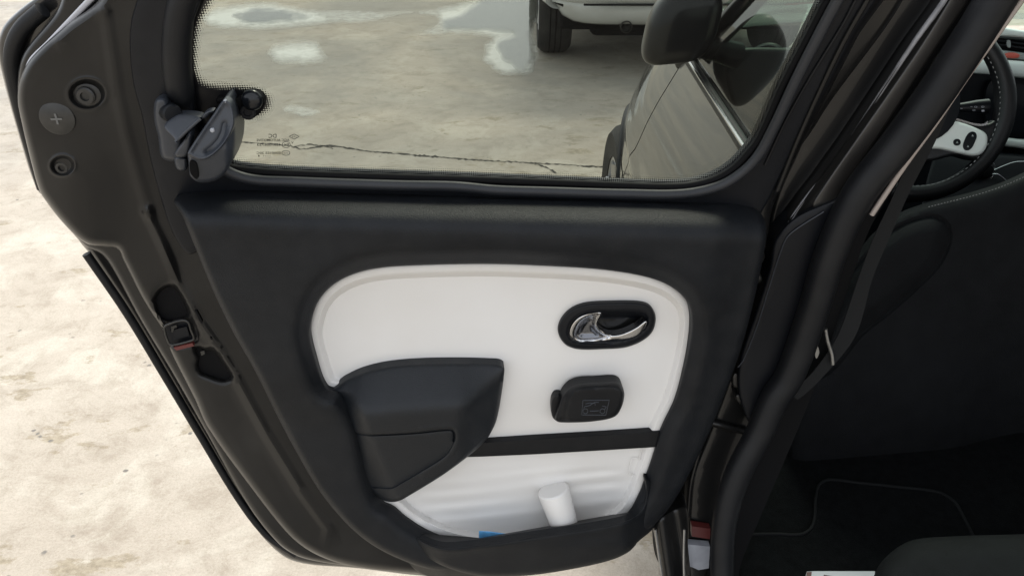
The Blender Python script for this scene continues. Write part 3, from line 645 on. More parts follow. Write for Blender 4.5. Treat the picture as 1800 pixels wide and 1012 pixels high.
sheet('glass_mount', DS, Z6([(690, 130), (720, 115), (900, 118), (960, 70), (1050, 60), (1120, 95), (1145, 160), (1120, 240), (1050, 300), (980, 300), (920, 270), (880, 190), (840, 178), (700, 165)]), 'matte_black', catch, wfn=lambda x, y, d: 0.004 + er(d, 5, 0.004), depth=0.012, rings=(1, 2.5, 5), step=7)
c = DS.P(443, 176, 0.006); lathe('mount_dome', c, DS.w, [(0.0115, 0), (0.0110, 0.003), (0.0085, 0.006), (0.0045, 0.0075), (0.0005, 0.008)], 'mirror_black', catch, 24)
c = DS.P(436, 197, 0.006); lathe('screw', c, DS.w, [(0.0085, 0), (0.0085, 0.002), (0.0075, 0.003), (0.0045, 0.003), (0.004, 0.0012), (0.0003, 0.0012)], 'plastic', catch, 20)

# charcoal trim panel
TRIM = [(306, 353), (322, 340), (350, 333), (400, 329), (520, 329), (700, 333), (900, 341), (1100, 348), (1225, 353), (1290, 352), (1322, 362), (1342, 382), (1347, 412), (1340, 460), (1326, 525), (1305, 605), (1275, 690), (1240, 775), (1205, 845), (1178, 890), (1150, 922), (1118, 945), (1060, 968), (960, 988), (880, 1003), (833, 1006), (795, 1004), (749, 998), (687, 975), (640, 947), (600, 910), (560, 860), (522, 796), (487, 730), (450, 655), (409, 582), (373, 507), (338, 422), (320, 378)]
WHITE = [(541, 588), (544, 562), (556, 528), (580, 500), (615, 480), (660, 468), (720, 463), (850, 460), (950, 463), (1050, 469), (1120, 479), (1165, 492), (1196, 511), (1214, 534), (1220, 562), (1216, 605), (1205, 655), (1190, 705), (1165, 757), (1152, 800), (1137, 842), (1126, 870), (1105, 905), (1060, 935), (1000, 955), (900, 962), (820, 958), (760, 940), (715, 914), (690, 893), (668, 880), (652, 830), (632, 745), (598, 694), (571, 683), (549, 625)]
whp = catmull(WHITE, 6)
def trim_w(x, y, d):
    q = np.stack([x, y], 1); dw = dist(q, whp)
    yt = 329 + 0.026 * np.maximum(x - 400, 0)
    t_ = np.clip((y - yt) / 78, 0, 1); wv = -0.006 + 0.082 * (1 - (1 - t_) ** 2.2)
    wv = wv - 0.020 * sm(y, 450, 900)
    wv = wv - 0.018 * np.exp(-(dw / 16) ** 2)                         # the panel rolls in towards the insert
    wv = wv - 0.014 * sm(x - (1347 - 0.33 * np.maximum(y - 400, 0)), -90, 0)
    return wv + er(d, 12, 0.012)
trim = sheet('trim_panel', DS, TRIM, 'trim', door, wfn=trim_w, holes=[grow(WHITE, -4)], depth=0.05, rings=(1, 3, 6, 9, 12, 18, 26), step=9)
# white insert with raised rim and rippled pocket back
def white_w(x, y, d):
    wv = 0.030 - 0.004 * sm(y, 480, 900)
    q = np.stack([x, y], 1); d = np.where(d < 40, dist(q, whp), d); rim = 1 - sm(d, 16, 26)
    side = sm(np.abs(x - 880), 0, 200)
    wv = wv + er(d, 9, 0.007)
    dip = 0.017 * (1 - rim) * (1 - 0.5 * sm(y, 480, 720))
    lowr = sm(y, 800, 960)
    wv = wv - dip - 0.011 * lowr * (1 - rim)
    m = sm(x, 690, 780) * (1 - sm(x, 1060, 1110)) * sm(y, 812, 835) * (1 - sm(y, 905, 935))
    ph = (y - 0.10 * (900 - x)) / 23.0 * 2 * math.pi
    m2 = 0.6 + 0.4 * np.sin(x / 80.0 + 1.2 * np.sin(y / 30.0))
    return wv + 0.0016 * m * m2 * np.sin(ph + 0.9 * np.sin(x / 75.0))
BEZ = [(960 + x / 3.89, 510 + y / 3.89) for x, y in [(80, 265), (105, 195), (170, 130), (270, 92), (420, 81), (630, 82), (705, 103), (743, 155), (748, 220), (722, 290), (650, 350), (540, 391), (400, 402), (230, 404), (145, 380), (98, 330)]]
insert = sheet('insert_panel', DS, WHITE, 'white_plastic', door, wfn=white_w, depth=0.03, holes=[grow(BEZ, -4)], rings=(1, 3, 6, 9, 13, 16, 19, 22, 26, 30), step=8, extra=[(x, y) for x in range(690, 1112, 6) for y in range(810, 938, 4)])
insert['label'] = 'white moulded insert panel with raised rim'
# small moulded brackets at the pocket's edge
for s in ([(1118, 836), (1106, 832), (1112, 805), (1122, 806)], [(1131, 808), (1124, 806), (1128, 790)]):
    ptube('moulded_mark', DS, s, 0.0007, 0.0215, 'white_plastic', insert, 6, 3)
# armrest
Z2 = lambda pts: [(540 + x / 3.615, 620 + y / 3.615) for x, y in pts]
ARM = Z2([(88, 240), (112, 229), (165, 229), (190, 212), (240, 176), (350, 126), (500, 90), (700, 71), (950, 66), (1180, 71), (1235, 78), (1252, 96), (1252, 130), (1240, 230), (1205, 420), (1165, 510), (1120, 572), (1015, 662), (850, 782), (620, 922), (580, 940), (540, 946), (490, 938), (450, 915), (400, 858), (330, 755), (230, 565), (175, 425), (122, 325)])
topx = np.array([103, 165, 240, 350, 500, 700, 950, 1235, 1260]) / 3.615 + 540; topy = np.array([236, 226, 176, 126, 90, 71, 66, 78, 100]) / 3.615 + 620
frx = np.array([103, 150, 200, 270, 360, 430, 500, 800, 1050, 1140, 1200, 1240, 1260]) / 3.615 + 540; fry = np.array([236, 268, 305, 350, 384, 384, 376, 350, 334, 312, 250, 140, 80]) / 3.615 + 620
ARECESS = catmull(Z2([(150, 400), (192, 432), (270, 490), (350, 514), (420, 520), (700, 505), (890, 486), (925, 492), (938, 520), (930, 570), (880, 650), (720, 755), (590, 832), (540, 858), (480, 858), (380, 838), (250, 640)]), 4)
def arm_w(x, y, d):
    q = np.stack([x, y], 1)
    yt = np.interp(x, topx, topy); yf = np.interp(x, frx, fry)
    t = (y - yt) / np.maximum(yf - yt, 6)
    Wf = 0.062 + 0.018 * sm(x, 570, 640) * (1 - sm(x, 800, 885))
    Wf = 0.045 + (Wf - 0.045) * sm(x, 566, 650)
    topw = 0.034 + (Wf - 0.034) * np.clip(t, 0, 3)
    front = Wf - 0.00012 * np.maximum(y - yf, 0) - 0.022 * sm(x, 800, 890)
    k = 0.010; h = np.clip(0.5 + 0.5 * (front - topw) / k, 0, 1)
    wv = front * (1 - h) + topw * h - k * h * (1 - h)
    wv = wv - 0.020 * (1 - sm(x - (578 + (y - 690) * 0.43), 0, 48)) * sm(y, 684, 705)     # rolls away on the left
    ins = np.where(inside(q, ARECESS), 1, -1) * dist(q, ARECESS)
    wv = wv - 0.0035 * sm(ins, -1.5, 1.5) - 0.0035 * np.exp(-((ins - 0.5) / 1.8) ** 2) * (y < 775) + 0.0014 * np.exp(-((ins + 6) / 4) ** 2) * (x > 740)
    return wv + er(d, 7, 0.007) * np.where(y > yt + 25, 1, 0.3)
armrest = sheet('armrest', DS, ARM, 'trim2', door, wfn=arm_w, depth=0.06, rings=(1, 2.5, 5, 7), step=6, bstep=4, extra=np.concatenate([grow(ARECESS, k) for k in (-5, -2.5, -1, 0, 1, 2, 4, 7, 10)]))
# black retaining strap
strap = sheet('strap', DS, [(812, 803), (826, 790), (850, 777), (940, 771), (1060, 764), (1164, 757), (1162, 772), (1158, 785), (1060, 791), (940, 798), (850, 802)], 'rubber', door, wfn=lambda x, y, d: 0.030 + er(d, 2, 0.001), depth=0.010, rings=(1, 3), step=10, smooth=False)
# inner door handle
Z7 = lambda pts: [(960 + x / 3.89, 510 + y / 3.89) for x, y in pts]
BEZ = Z7([(80, 265), (105, 195), (170, 130), (270, 92), (420, 81), (630, 82), (705, 103), (743, 155), (748, 220), (722, 290), (650, 350), (540, 391), (400, 402), (230, 404), (145, 380), (98, 330)])
BIN = Z7([(140, 285), (165, 215), (225, 165), (310, 140), (440, 138), (620, 138), (672, 150), (702, 185), (702, 232), (668, 282), (600, 330), (520, 358), (400, 368), (240, 368), (175, 350), (148, 320)])
binp = catmull(BIN, 3)
def bez_w(x, y, d):
    q = np.stack([x, y], 1); di = dist(q, binp) * np.where(inside(q, binp), 1, -1)
    return 0.024 + er(d, 6, 0.006) - 0.024 * sm(di, 0, 13) + 0.001 * np.exp(-((di + 2) / 2.5) ** 2)
handle = sheet('door_handle', DS, BEZ, 'plastic', door, wfn=bez_w, depth=0.02, rings=(1, 2.5, 4, 6), step=3.2, bstep=3)
LEVH = Z7([(383, 148), (300, 153), (225, 180), (172, 232), (150, 295), (160, 338), (195, 360), (260, 368), (400, 369), (530, 356), (620, 322), (672, 275), (694, 225), (688, 205), (670, 210), (620, 248), (540, 288), (470, 304), (420, 298), (375, 270), (350, 235), (358, 205), (375, 178)])
hl = catmull(LEVH, 3); HOLLOW = catmull(Z7([(360, 165), (290, 175), (235, 210), (200, 265), (195, 310), (225, 338), (300, 340), (420, 325), (440, 312), (380, 290), (335, 240), (345, 200)]), 3)
def levh_w(x, y, d):
    q = np.stack([x, y], 1); di = dist(q, HOLLOW) * np.where(inside(q, HOLLOW), 1, -1)
    wv = 0.021 + er(d, 4, 0.005) - 0.013 * sm(di, -3, 11) + 0.004 * sm(x, 1060, 1130)
    return wv - 0.0012 * (y - 580) * 0.12
M['shaded_chrome'] = mat('shaded_chrome', (0.16, 0.165, 0.18), 0.22, metal=1.0)  # darker copy of the chrome: the hollow's dark reflection as colour
hlever = sheet('lever', DS, LEVH, 'chrome', handle, wfn=levh_w, depth=0.012, rings=(1, 2, 3, 4), step=2.6, bstep=2.5)
sheet('lever_hollow_shade', DS, Z7([(352, 172), (292, 182), (243, 214), (212, 265), (208, 305), (232, 328), (300, 330), (390, 318), (372, 300), (338, 262), (322, 232), (338, 200)]), 'shaded_chrome', hlever, wfn=lambda x, y, d: 0.0145 - 0.004 * sm(d, 0, 10), depth=0.004, rings=(1, 2.5, 5), step=3, bstep=2.5)
# rectangular knob below the handle
KN = Z7([(62, 880), (84, 800), (112, 722), (160, 665), (230, 637), (350, 630), (470, 624), (512, 642), (533, 690), (534, 730), (518, 795), (480, 855), (420, 880), (330, 894), (250, 901), (130, 903), (80, 898)])
KFACE = catmull(Z7([(138, 860), (155, 770), (180, 705), (225, 678), (350, 668), (470, 665), (520, 690), (534, 730), (518, 795), (480, 855), (420, 878), (300, 890), (170, 895)]), 3)
def kn_w(x, y, d):
    q = np.stack([x, y], 1); di = dist(q, KFACE) * np.where(inside(q, KFACE), 1, -1)
    return 0.049 + 0.008 * sm(di, -9, 2) + er(d, 7, 0.010) - 0.00005 * (x - 1030)
knob = sheet('knob', DS, KN, 'rubber', door, wfn=kn_w, depth=0.016, rings=(1, 2.5, 5, 7), step=4, bstep=3)
knob['label'] = 'black rounded rectangular knob with embossed car pictogram'
sheet('stem', DS, Z7([(33, 790), (40, 740), (62, 708), (98, 706), (112, 725), (150, 740), (150, 880), (80, 895), (45, 870), (36, 835)]), 'rubber', knob, wfn=lambda x, y, d: 0.036 + er(d, 6, 0.008), depth=0.022, rings=(1, 3, 6), step=5)
def kline(pts, r=0.0006, closed=False):
    q = np.array(Z7(pts)); q = linear(q, 3, closed); tube('emblem', DS.P(q[:, 0], q[:, 1], kn_w(q[:, 0], q[:, 1], np.full(len(q), 20.0)) + 0.0002), r, 'plastic_grey', knob, 6, closed=closed)
kline([(252, 752), (432, 750), (408, 852), (243, 850)], 0.0006, True)
kline([(255, 820), (262, 795), (300, 785), (330, 765), (360, 765)]); kline([(270, 775), (300, 768), (335, 772), (335, 785)])
kline([(300, 825), (360, 822)]); kline([(400, 815), (412, 795), (385, 790)])
for cx_ in (268, 385): kline([(cx_ + 17 * math.cos(t), 825 + 17 * math.sin(t)) for t in np.linspace(0, 6.28, 13)[:-1]], 0.0006, True)
# lower pocket
Z3 = lambda pts: [(640 + x / 3.214, 760 + y / 3.214) for x, y in pts]
LIP = Z3([(168, 430), (200, 480), (250, 545), (310, 595), (380, 632), (450, 650), (540, 648), (700, 628), (900, 597), (1200, 553), (1430, 512), (1520, 480), (1570, 430), (1592, 360), (1592, 300), (1588, 262)])
BOT = [(1172, 880), (1152, 924), (1120, 953), (1107, 968), (1076, 983), (1013, 998), (935, 1010), (860, 1013), (815, 1006), (770, 990), (735, 968), (705, 935), (688, 905)]
lipp = catmull(LIP, 4, False)
POCK = [tuple(p) for p in LIP] + [(1150, 845)] + BOT
def pock_w(x, y, d):
    q = np.stack([x, y], 1); dl = dist(q, lipp, False)
    mid = sm(x, 690, 790) * (1 - sm(x, 1090, 1160))
    wv = 0.030 + 0.050 * mid + 0.0 * dl
    wv = wv + 0.004 * np.exp(-(dl / 8) ** 2) - 0.0003 * np.maximum(y - 960, 0)
    return wv + er(d, 8, 0.008)
pocket = sheet('door_pocket', DS, POCK, 'trim', door, wfn=pock_w, depth=0.012, rings=(1, 2.5, 5, 8), step=9, bstep=5)
# inside of the pocket: from the lip down and back to the panel
lq = catmull(LIP, 8, False); mid = sm(lq[:, 0], 690, 790) * (1 - sm(lq[:, 0], 1090, 1160)); lw = 0.030 + 0.050 * mid
A = DS.local(lq[:, 0], lq[:, 1], lw - 0.010); loops = []
for k, (dv, f) in enumerate(((0.0, 1.0), (-0.03, 0.96), (-0.09, 0.8), (-0.12, 0.45), (-0.125, 0.0))):
    B = A.copy(); B[:, 1] += dv; base = door_base(A[:, 1]); B[:, 2] = base - 0.02 + (A[:, 2] - base + 0.02) * f
    B[:, 0] += (0.03 - B[:, 0] - 0.15) * 0.0; loops.append(DS.world(B))
loft('pocket_liner', loops, 'plastic', pocket, False, False, closed=False)

# things lying in the pocket
tb = np.array([DS.P(998, 940, 0.040), DS.P(974, 866, 0.030)]); axis = tb[1] - tb[0]; ln = np.linalg.norm(axis)
tubeo = lathe('white_tube', tb[0] - axis * 0.5, axis, [(0.0170, 0), (0.0195, ln * 0.5), (0.0225, ln * 1.2), (0.0240, ln * 1.52), (0.0236, ln * 1.56), (0.0218, ln * 1.585), (0.0150, ln * 1.60), (0.0005, ln * 1.605)], 'white_plastic', None, 32)
tag(tubeo, 'plain white tapered tube standing in the door pocket', 'tube')
tag(sheet('blue_card', DS, [(842, 934), (862, 935), (905, 941), (932, 944), (932, 975), (842, 975)], 'blue', None, wfn=0.048, depth=0.002, step=12, smooth=False), 'small blue card poking out of the door pocket', 'card')

# ------------------------------------------------------------------ the black car
car = empty('black_car', (1.05, 1.6, 0), 'black car with white dashboard behind the open rear door', 'car')
def pil_base(v): return 0.42 * np.maximum(0.86 - v, 0) ** 2 + 0.0
PS = Surf((0.317, 0.995, 0), (1, 0, 0), (0, 0, 1), pil_base)
# body side: stations along the car
def xw(Y): return 0.245 + 0.053 * (Y - 1.05) + np.where(Y > 2.1, 0.25 * (Y - 2.1) ** 2, 0)
PROF = [(0.045, 0.22), (0.012, 0.30), (0.0, 0.42), (0.0, 0.55), (0.004, 0.64), (0.014, 0.72), (0.034, 0.80), (0.062, 0.87), (0.092, 0.93), (0.110, 0.965), (0.120, 0.985)]
prof = catmull([(p[0] * 10, p[1] * 10) for p in PROF], 0.12, False) / 10
def side_pt(Y, i):
    dx, z = prof[i]; zz = z * (1 - 0.05 * (Y - 1.05) * (z > 0.6) * 0.9)
    crease = 0.006 * math.exp(-((z - 0.66 - 0.06 * (Y - 1.05)) / 0.018) ** 2)
    return (float(xw(np.array(Y))) + dx - crease, Y, zz)
def yshut(z): return 1.985 + 0.14 * float(sm(np.array(0.80 - z), 0, 0.25)) + 0.02 * math.sin(z * 6)
def side_part(name, y0f, y1f, nseg, material, inset=0.0):
    V = []; n = len(prof)
    for k in range(nseg + 1):
        for i in range(n):
            z = prof[i][1]; y0 = y0f(z) if callable(y0f) else y0f; y1 = y1f(z) if callable(y1f) else y1f
            p = side_pt(y0 + (y1 - y0) * k / nseg, i); V.append((p[0] + inset, p[1], p[2]))
    Fc = [(k * n + i, (k + 1) * n + i, (k + 1) * n + i + 1, k * n + i + 1) for k in range(nseg) for i in range(n - 1)]
    # rolled-in rims front and rear so that the shut line has depth
    m = len(V)
    for k in (0, nseg):
        b = len(V)
        for i in range(n): p = V[k * n + i]; V.append((p[0] + 0.03, p[1], p[2]))
        for i in range(n - 1):
            f = (k * n + i, k * n + i + 1, b + i + 1, b + i); Fc.append(f if k == 0 else f[::-1])
    return build(name, V, Fc, material, car, 50)
fdoor = side_part('front_door', 1.045, lambda z: yshut(z) - 0.004, 30, 'paint_ext')
fender = side_part('front_wing', lambda z: yshut(z) + 0.004, 3.05, 26, 'paint_ext')
side_part('inner_body', 1.06, 2.95, 12, 'matte_black', 0.035)
# belt moulding and front window
Yb = np.linspace(1.05, 1.96, 20); bx = np.array([side_pt(y, len(prof) - 1) for y in Yb])
tube('belt_moulding', bx + np.array([0.004, 0, 0.004]), 0.011, 'plastic', fdoor, 10)
tube('belt_moulding', bx + np.array([-0.004, 0, 0.013]), 0.0035, 'chrome', fdoor, 8)
gl0 = bx + np.array([0.012, 0, 0.008]); gl1 = gl0 + np.array([0.17, 0, 0.42]); gl1[:, 1] -= np.linspace(0.0, 0.42, 20)
loft('front_window', [gl0, gl1], 'glass_front', fdoor, False, False, closed=False)
ap0 = np.array(side_pt(1.97, len(prof) - 1)) + (0.01, 0, 0.0); ap1 = ap0 + (0.17, -0.42, 0.42)
tube('a_pillar', [ap0 + (0.0, 0.03, -0.02), ap0 + (0.05, -0.11, 0.10), ap0 + (0.11, -0.26, 0.25), ap1], [0.030, 0.028, 0.026, 0.026], 'mirror_black', car, 12)
tube('front_pillar', [ap0 + (0.06, 0.42, -0.04), ap0 + (0.10, 0.22, 0.14), ap0 + (0.17, -0.10, 0.36), ap1 + (0.04, 0.05, 0.05)], 0.03, 'paint_ext', car, 12)
# door mirror
mc = CAM + 1.80 * ray(1197, 42)
bm = bmesh.new(); bmesh.ops.create_icosphere(bm, subdivisions=5, radius=1.0)
V = []
for v in bm.verts:
    x, y, z = v.co; s = 2.9
    nrm_ = (abs(x) ** s + abs(y) ** s + abs(z) ** s) ** (1 / s); x, y, z = x / nrm_, y / nrm_, z / nrm_
    V.append((mc[0] + 0.074 * x + 0.012 * z, mc[1] + 0.052 * y - 0.03 * x, mc[2] + 0.085 * z + 0.012 * x - 0.02 * (x < 0) * x * x))
Fc = [[v.index for v in f.verts] for f in bm.faces]; bm.free()
mirror = build('door_mirror', V, Fc, 'mirror_black', car, 60)
tube('mirror_arm', [mc + (0.05, 0.0, -0.045), mc + (0.09, 0.01, -0.06), mc + (0.14, 0.02, -0.075)], [0.030, 0.026, 0.03], 'plastic', mirror, 12)
ring = [(mc[0] + 0.0755 * math.cos(t) - 0.002, mc[1] - 0.03 * math.cos(t) + 0.054 * math.sin(t), mc[2] - 0.035) for t in np.linspace(0, 6.283, 40)[:-1]]
# front wheel
def wheel(parent, c, r, wd, side=-1):
    c = np.array(c, float); ax = np.array([side, 0, 0.0]); h = wd / 2
    t = lathe('wheel', c, ax, [(r * 0.62, -h * 0.9), (r * 0.9, -h), (r * 0.97, -h * 0.8), (r, -h * 0.55), (r, h * 0.55), (r * 0.97, h * 0.8), (r * 0.9, h), (r * 0.64, h * 0.92), (r * 0.62, h * 0.7)], 'tyre', parent, 48)
    lathe('rim', c, ax, [(r * 0.64, h * 0.55), (r * 0.64, h * 0.88), (r * 0.60, h * 0.90), (r * 0.57, h * 0.6), (r * 0.2, h * 0.5), (r * 0.15, h * 0.75), (r * 0.02, h * 0.78)], 'alloy', t, 40)
    # tread grooves as real ribs
    for i, g in enumerate((-0.33, 0.0, 0.33)):
        q = [(c[0] + g * h, c[1] + (r + 0.0005) * math.cos(a), c[2] + (r + 0.0005) * math.sin(a)) for a in np.linspace(0, 2 * math.pi, 49)[:-1]]
        tube('tread_groove', q, 0.005, 'matte_black', t, 6, closed=True)
    for k in range(5):
        a = 2 * math.pi * k / 5 + 0.3; d = np.array([0, math.cos(a), math.sin(a)])
        tube('spoke', [c + ax * h * 0.74 + d * r * 0.1, c + ax * h * 0.86 + d * r * 0.6], [0.022, 0.016], 'alloy', t, 8)
    return t
wheel(car, (float(xw(np.array(2.5))) + 0.055, 2.50, 0.295), 0.295, 0.185)
# arch lip in dark plastic over that wheel
tube('wheel_arch', [(float(xw(np.array(2.5 + 0.35 * math.cos(a)))) + 0.006, 2.5 + 0.35 * math.cos(a), 0.295 + 0.35 * math.sin(a)) for a in np.linspace(-0.1, math.pi + 0.1, 24)], 0.016, 'plastic', car, 8)
# bonnet and cowl
V = []; ys = np.linspace(2.25, 3.05, 9); xs_ = np.linspace(0.0, 1.0, 9)
for y in ys:
    xl = float(xw(np.array(y))) + 0.10
    for t in xs_: V.append((xl + (1.86 - 2 * (xl - 0.38) * 0.5 - xl) * t, y, 0.955 - 0.10 * (y - 2.25) - 0.35 * max(y - 2.75, 0) ** 2 * 3 + 0.05 * math.sin(math.pi * t) - 0.02))
build('bonnet', V, [(j * 9 + i, j * 9 + i + 1, (j + 1) * 9 + i + 1, (j + 1) * 9 + i) for j in range(8) for i in range(8)], 'paint_ext', car)
# windscreen, roof, far side
build('windscreen', [(0.52, 2.30, 0.95), (1.80, 2.30, 0.95), (1.62, 1.55, 1.47), (0.70, 1.55, 1.47)], [(0, 1, 2, 3)], 'glass_front', car)
rbox('roof', (1.16, 0.72, 1.50), (0.98, 1.70, 0.05), 'paint_ext', car, 0.02)
rbox('far_side', (1.88, 1.35, 0.60), (0.06, 2.2, 0.75), 'trim', car, 0.02)
build('far_window', [(1.86, 0.35, 0.98), (1.86, 2.1, 0.98), (1.66, 1.55, 1.46), (1.66, 0.35, 1.46)], [(0, 1, 2, 3)], 'glass_dark', car)
FS = Surf((0.9, 1.0, 0.33), (1, 0, 0), (0, 1, 0))
rbox('cabin_floor', (1.10, 1.20, 0.315), (1.46, 2.0, 0.03), 'carpet', car, 0.008)
# B pillar of the body
PIL = [(1548, -60), (1500, 60), (1440, 170), (1395, 270), (1362, 345), (1345, 420), (1330, 500), (1300, 600), (1270, 690), (1240, 770), (1215, 835), (1208, 900), (1206, 960), (1208, 1060), (1262, 1060), (1262, 950), (1268, 895), (1290, 840), (1330, 765), (1360, 690), (1395, 590), (1440, 450), (1485, 350), (1560, 230), (1640, 110), (1740, -60)]
PHI = linear([(1672, -20), (1656, 7), (1610, 70), (1560, 145), (1500, 235), (1450, 305), (1424, 338), (1390, 385), (1370, 425)], 8, False)
def pil_w(x, y, d):
    q = np.stack([x, y], 1); dd = dist(q, PHI, False)
    xl = np.interp(y, PHI[:, 1], PHI[:, 0]); s = x - xl
    wv = -0.035 + 0.030 * sm(s, -26, 2) * (1 - sm(y, 420, 520))
    return wv + 0.004 * np.exp(-(dd / 5) ** 2) * (1 - sm(y, 400, 450)) + er(d, 10, 0.010)
exp_ = np.array([(p[0] + o, p[1]) for p in linear(PHI, 5, False) for o in (-34, -28, -24, -20, -16, -12, -9, -6, -3, 0, 3, 6, 10, 15)])
pillar = sheet('door_pillar', PS, PIL, 'paint', car, wfn=pil_w, depth=0.03, rings=(1, 3, 6, 10), step=12, extra=exp_)
ptube('worn_edge_highlight', PS, [(1672, -20, .0036), (1656, 7, .0036), (1610, 70, .0032), (1560, 145, .0026), (1500, 235, .0018), (1450, 305, .0014), (1424, 338, .0022), (1392, 383, .0024), (1372, 422, .001)], 0.003, -0.004, 'worn_and_highlight', pillar, 8)  # rim wear and its highlight line, both given by the grey
sheet('pillar_face', PS, [(1690, -40), (1724, -40), (1703, 0), (1640, 92), (1560, 215), (1481, 338), (1470, 362), (1440, 378), (1428, 362), (1438, 342), (1500, 252), (1560, 166), (1620, 78), (1666, 4)], 'strip', pillar, wfn=lambda x, y, d: -0.002 + er(d, 4, 0.003), depth=0.006, rings=(1, 2.5, 4), step=14)
# inner wall of the pillar behind, dark
PLC = [(1362, 420), (1400, 380), (1462, 352), (1490, 340), (1470, 420), (1420, 545), (1385, 650), (1355, 730), (1330, 760), (1300, 700), (1298, 640), (1330, 540), (1352, 470)]
cover = sheet('pillar_cover', PS, PLC, 'plastic', car, wfn=lambda x, y, d: 0.006 + er(d, 8, 0.008), depth=0.03, rings=(1, 3, 6), step=14)
ptube('cover_edge', PS, [(1448, 372), (1388, 412), (1375, 435), (1352, 505), (1330, 575), (1306, 634), (1297, 645)], 0.0009, 0.008, 'plastic_grey', cover, 6)
# sill with its steps and stickers
SILL = [(1150, 926), (1168, 905), (1206, 890), (1209, 950), (1212, 1060), (1172, 1060), (1160, 985)]
sheet('sill', PS, SILL, 'paint', car, wfn=lambda x, y, d: 0.02 + 0.012 * np.sin((x - 1150 - 0.15 * (y - 926)) / 9.0) + er(d, 4, 0.004), depth=0.03, rings=(1, 3), step=5)
ptube('sill_flange', PS, [(1203, 930), (1202, 980), (1204, 1050)], 0.002, 0.03, 'steel', car, 6); ptube('sill_flange', PS, [(1152, 930), (1158, 975), (1170, 1050)], 0.0022, 0.034, 'steel', car, 6)
sheet('red_label', PS, [(1216, 924), (1249, 929), (1248, 947), (1216, 942)], 'red', pillar, wfn=-0.018, depth=0.012, step=10, smooth=False)
sheet('white_label', PS, [(1207, 956), (1248, 960), (1246, 998), (1228, 1001), (1207, 992)], 'label_white', pillar, wfn=-0.018, depth=0.012, step=10, smooth=False)
ptube('jamb_fold', PS, [(1236, 738), (1262, 745), (1312, 758)], 0.006, -0.030, 'paint', pillar, 8)
ptube('jamb_fold', PS, [(1230, 790), (1214, 850), (1209, 905)], 0.004, -0.030, 'paint', pillar, 8)
# hinges and check strap between door and pillar
for pts, mt in (([(1290, 655), (1312, 660), (1318, 675), (1300, 684), (1287, 676)], 'dark_steel'), ([(1292, 694), (1322, 690), (1334, 700), (1326, 712), (1300, 710)], 'dark_steel'), ([(1310, 474), (1336, 480), (1340, 494), (1322, 498)], 'dark_steel'), ([(1326, 440), (1344, 446), (1340, 462), (1326, 458)], 'dark_steel')):
    sheet('hinge', PS, pts, mt, car, wfn=lambda x, y, d: -0.004 + er(d, 4, 0.006), depth=0.02, rings=(1, 2.5, 4), step=6)
# door-opening weatherstrip
ws = [(1775, -45, .0225), (1750, 0, .0225), (1700, 80, .0225), (1640, 170, .0225), (1575, 258, .0225), (1510, 340, .0215), (1462, 440, .021), (1427, 553, .021), (1388, 660, .021), (1362, 700, .021), (1335, 760, .0205), (1298, 831, .020), (1277, 897, .019), (1270, 960, .018), (1270, 1060, .018)]
ptube('weatherstrip', PS, ws, 0.02, 0.022, 'rubber', car, 16)
ptube('headliner_edge', PS, [(1818, -30), (1792, 7), (1748, 68), (1702, 132), (1645, 216), (1594, 286), (1556, 342), (1532, 378)], 0.0034, 0.034, 'beige', car, 8)
# inner pillar trim and belt
PT = [(1700, 130), (1690, 145), (1640, 220), (1600, 285), (1560, 350), (1530, 400), (1500, 480), (1470, 570), (1440, 660), (1400, 760), (1370, 830), (1340, 900), (1300, 1000), (1300, 1060), (1240, 1060), (1255, 960), (1290, 830), (1350, 720), (1420, 540), (1480, 380), (1560, 250), (1660, 110)]
sheet('pillar_trim', PS, PT, 'matte_black', car, wfn=-0.03, depth=0.03, step=30)
BELT = [(1678, 120), (1640, 195), (1602, 269), (1572, 340), (1534, 422), (1509, 489), (1473, 589), (1432, 650), (1395, 690), (1402, 702), (1452, 656), (1504, 589), (1534, 489), (1562, 422), (1598, 340), (1638, 262), (1668, 195), (1694, 134)]
belt = sheet('seat_belt', PS, BELT, 'webbing', car, wfn=lambda x, y, d: -0.018 + 0.006 * np.sin(y / 90.0), depth=0.0015, step=14)
ptube('belt_bracket', PS, [(1451, 578), (1455, 600), (1462, 622), (1464, 640)], 0.0028, -0.008, 'steel', belt, 8)
sheet('belt_bracket', PS, [(1433, 622), (1437, 608), (1440, 620), (1435, 630)], 'steel', belt, wfn=-0.004, depth=0.003, step=8)
sheet('trim_clip', PS, [(1496, 441), (1506, 438), (1505, 444), (1500, 452), (1492, 462)], 'grey_int', car, wfn=-0.05, depth=0.004, step=8, smooth=False)

# front seat
SS = Surf((0.75, 1.28, 0.4), (1, 0.12, 0), (0, 0.20, 1))
SEAT = [(1560, 396), (1577, 383), (1600, 371), (1640, 358), (1715, 340), (1770, 322), (1810, 304), (1900, 260), (2060, 200), (2260, 230), (2330, 420), (2330, 900), (1900, 960), (1560, 900), (1400, 860), (1385, 780), (1420, 640), (1470, 510), (1530, 425)]
BOL = catmull([(1545, 425), (1575, 402), (1608, 387), (1640, 381), (1662, 392), (1669, 415), (1662, 442), (1645, 470), (1610, 505), (1565, 545), (1510, 590), (1470, 640), (1440, 660), (1430, 620), (1470, 520)], 5)
SEAM = linear([(1800, 432), (1760, 452), (1735, 480), (1722, 505)], 6, False)
def seat_w(x, y, d):
    q = np.stack([x, y], 1); db = dist(q, BOL) * np.where(inside(q, BOL), 1, -1)
    wv = er(d, 45, 0.03) + 0.016 * sm(db, -2, 30) - 0.006 * np.exp(-(db / 4) ** 2)
    wv = wv - 0.05 * sm(y, 470, 700) * sm(x, 1650, 1800) * 0.6 - 0.003 * np.exp(-(dist(q, SEAM, False) / 3) ** 2)
    return wv
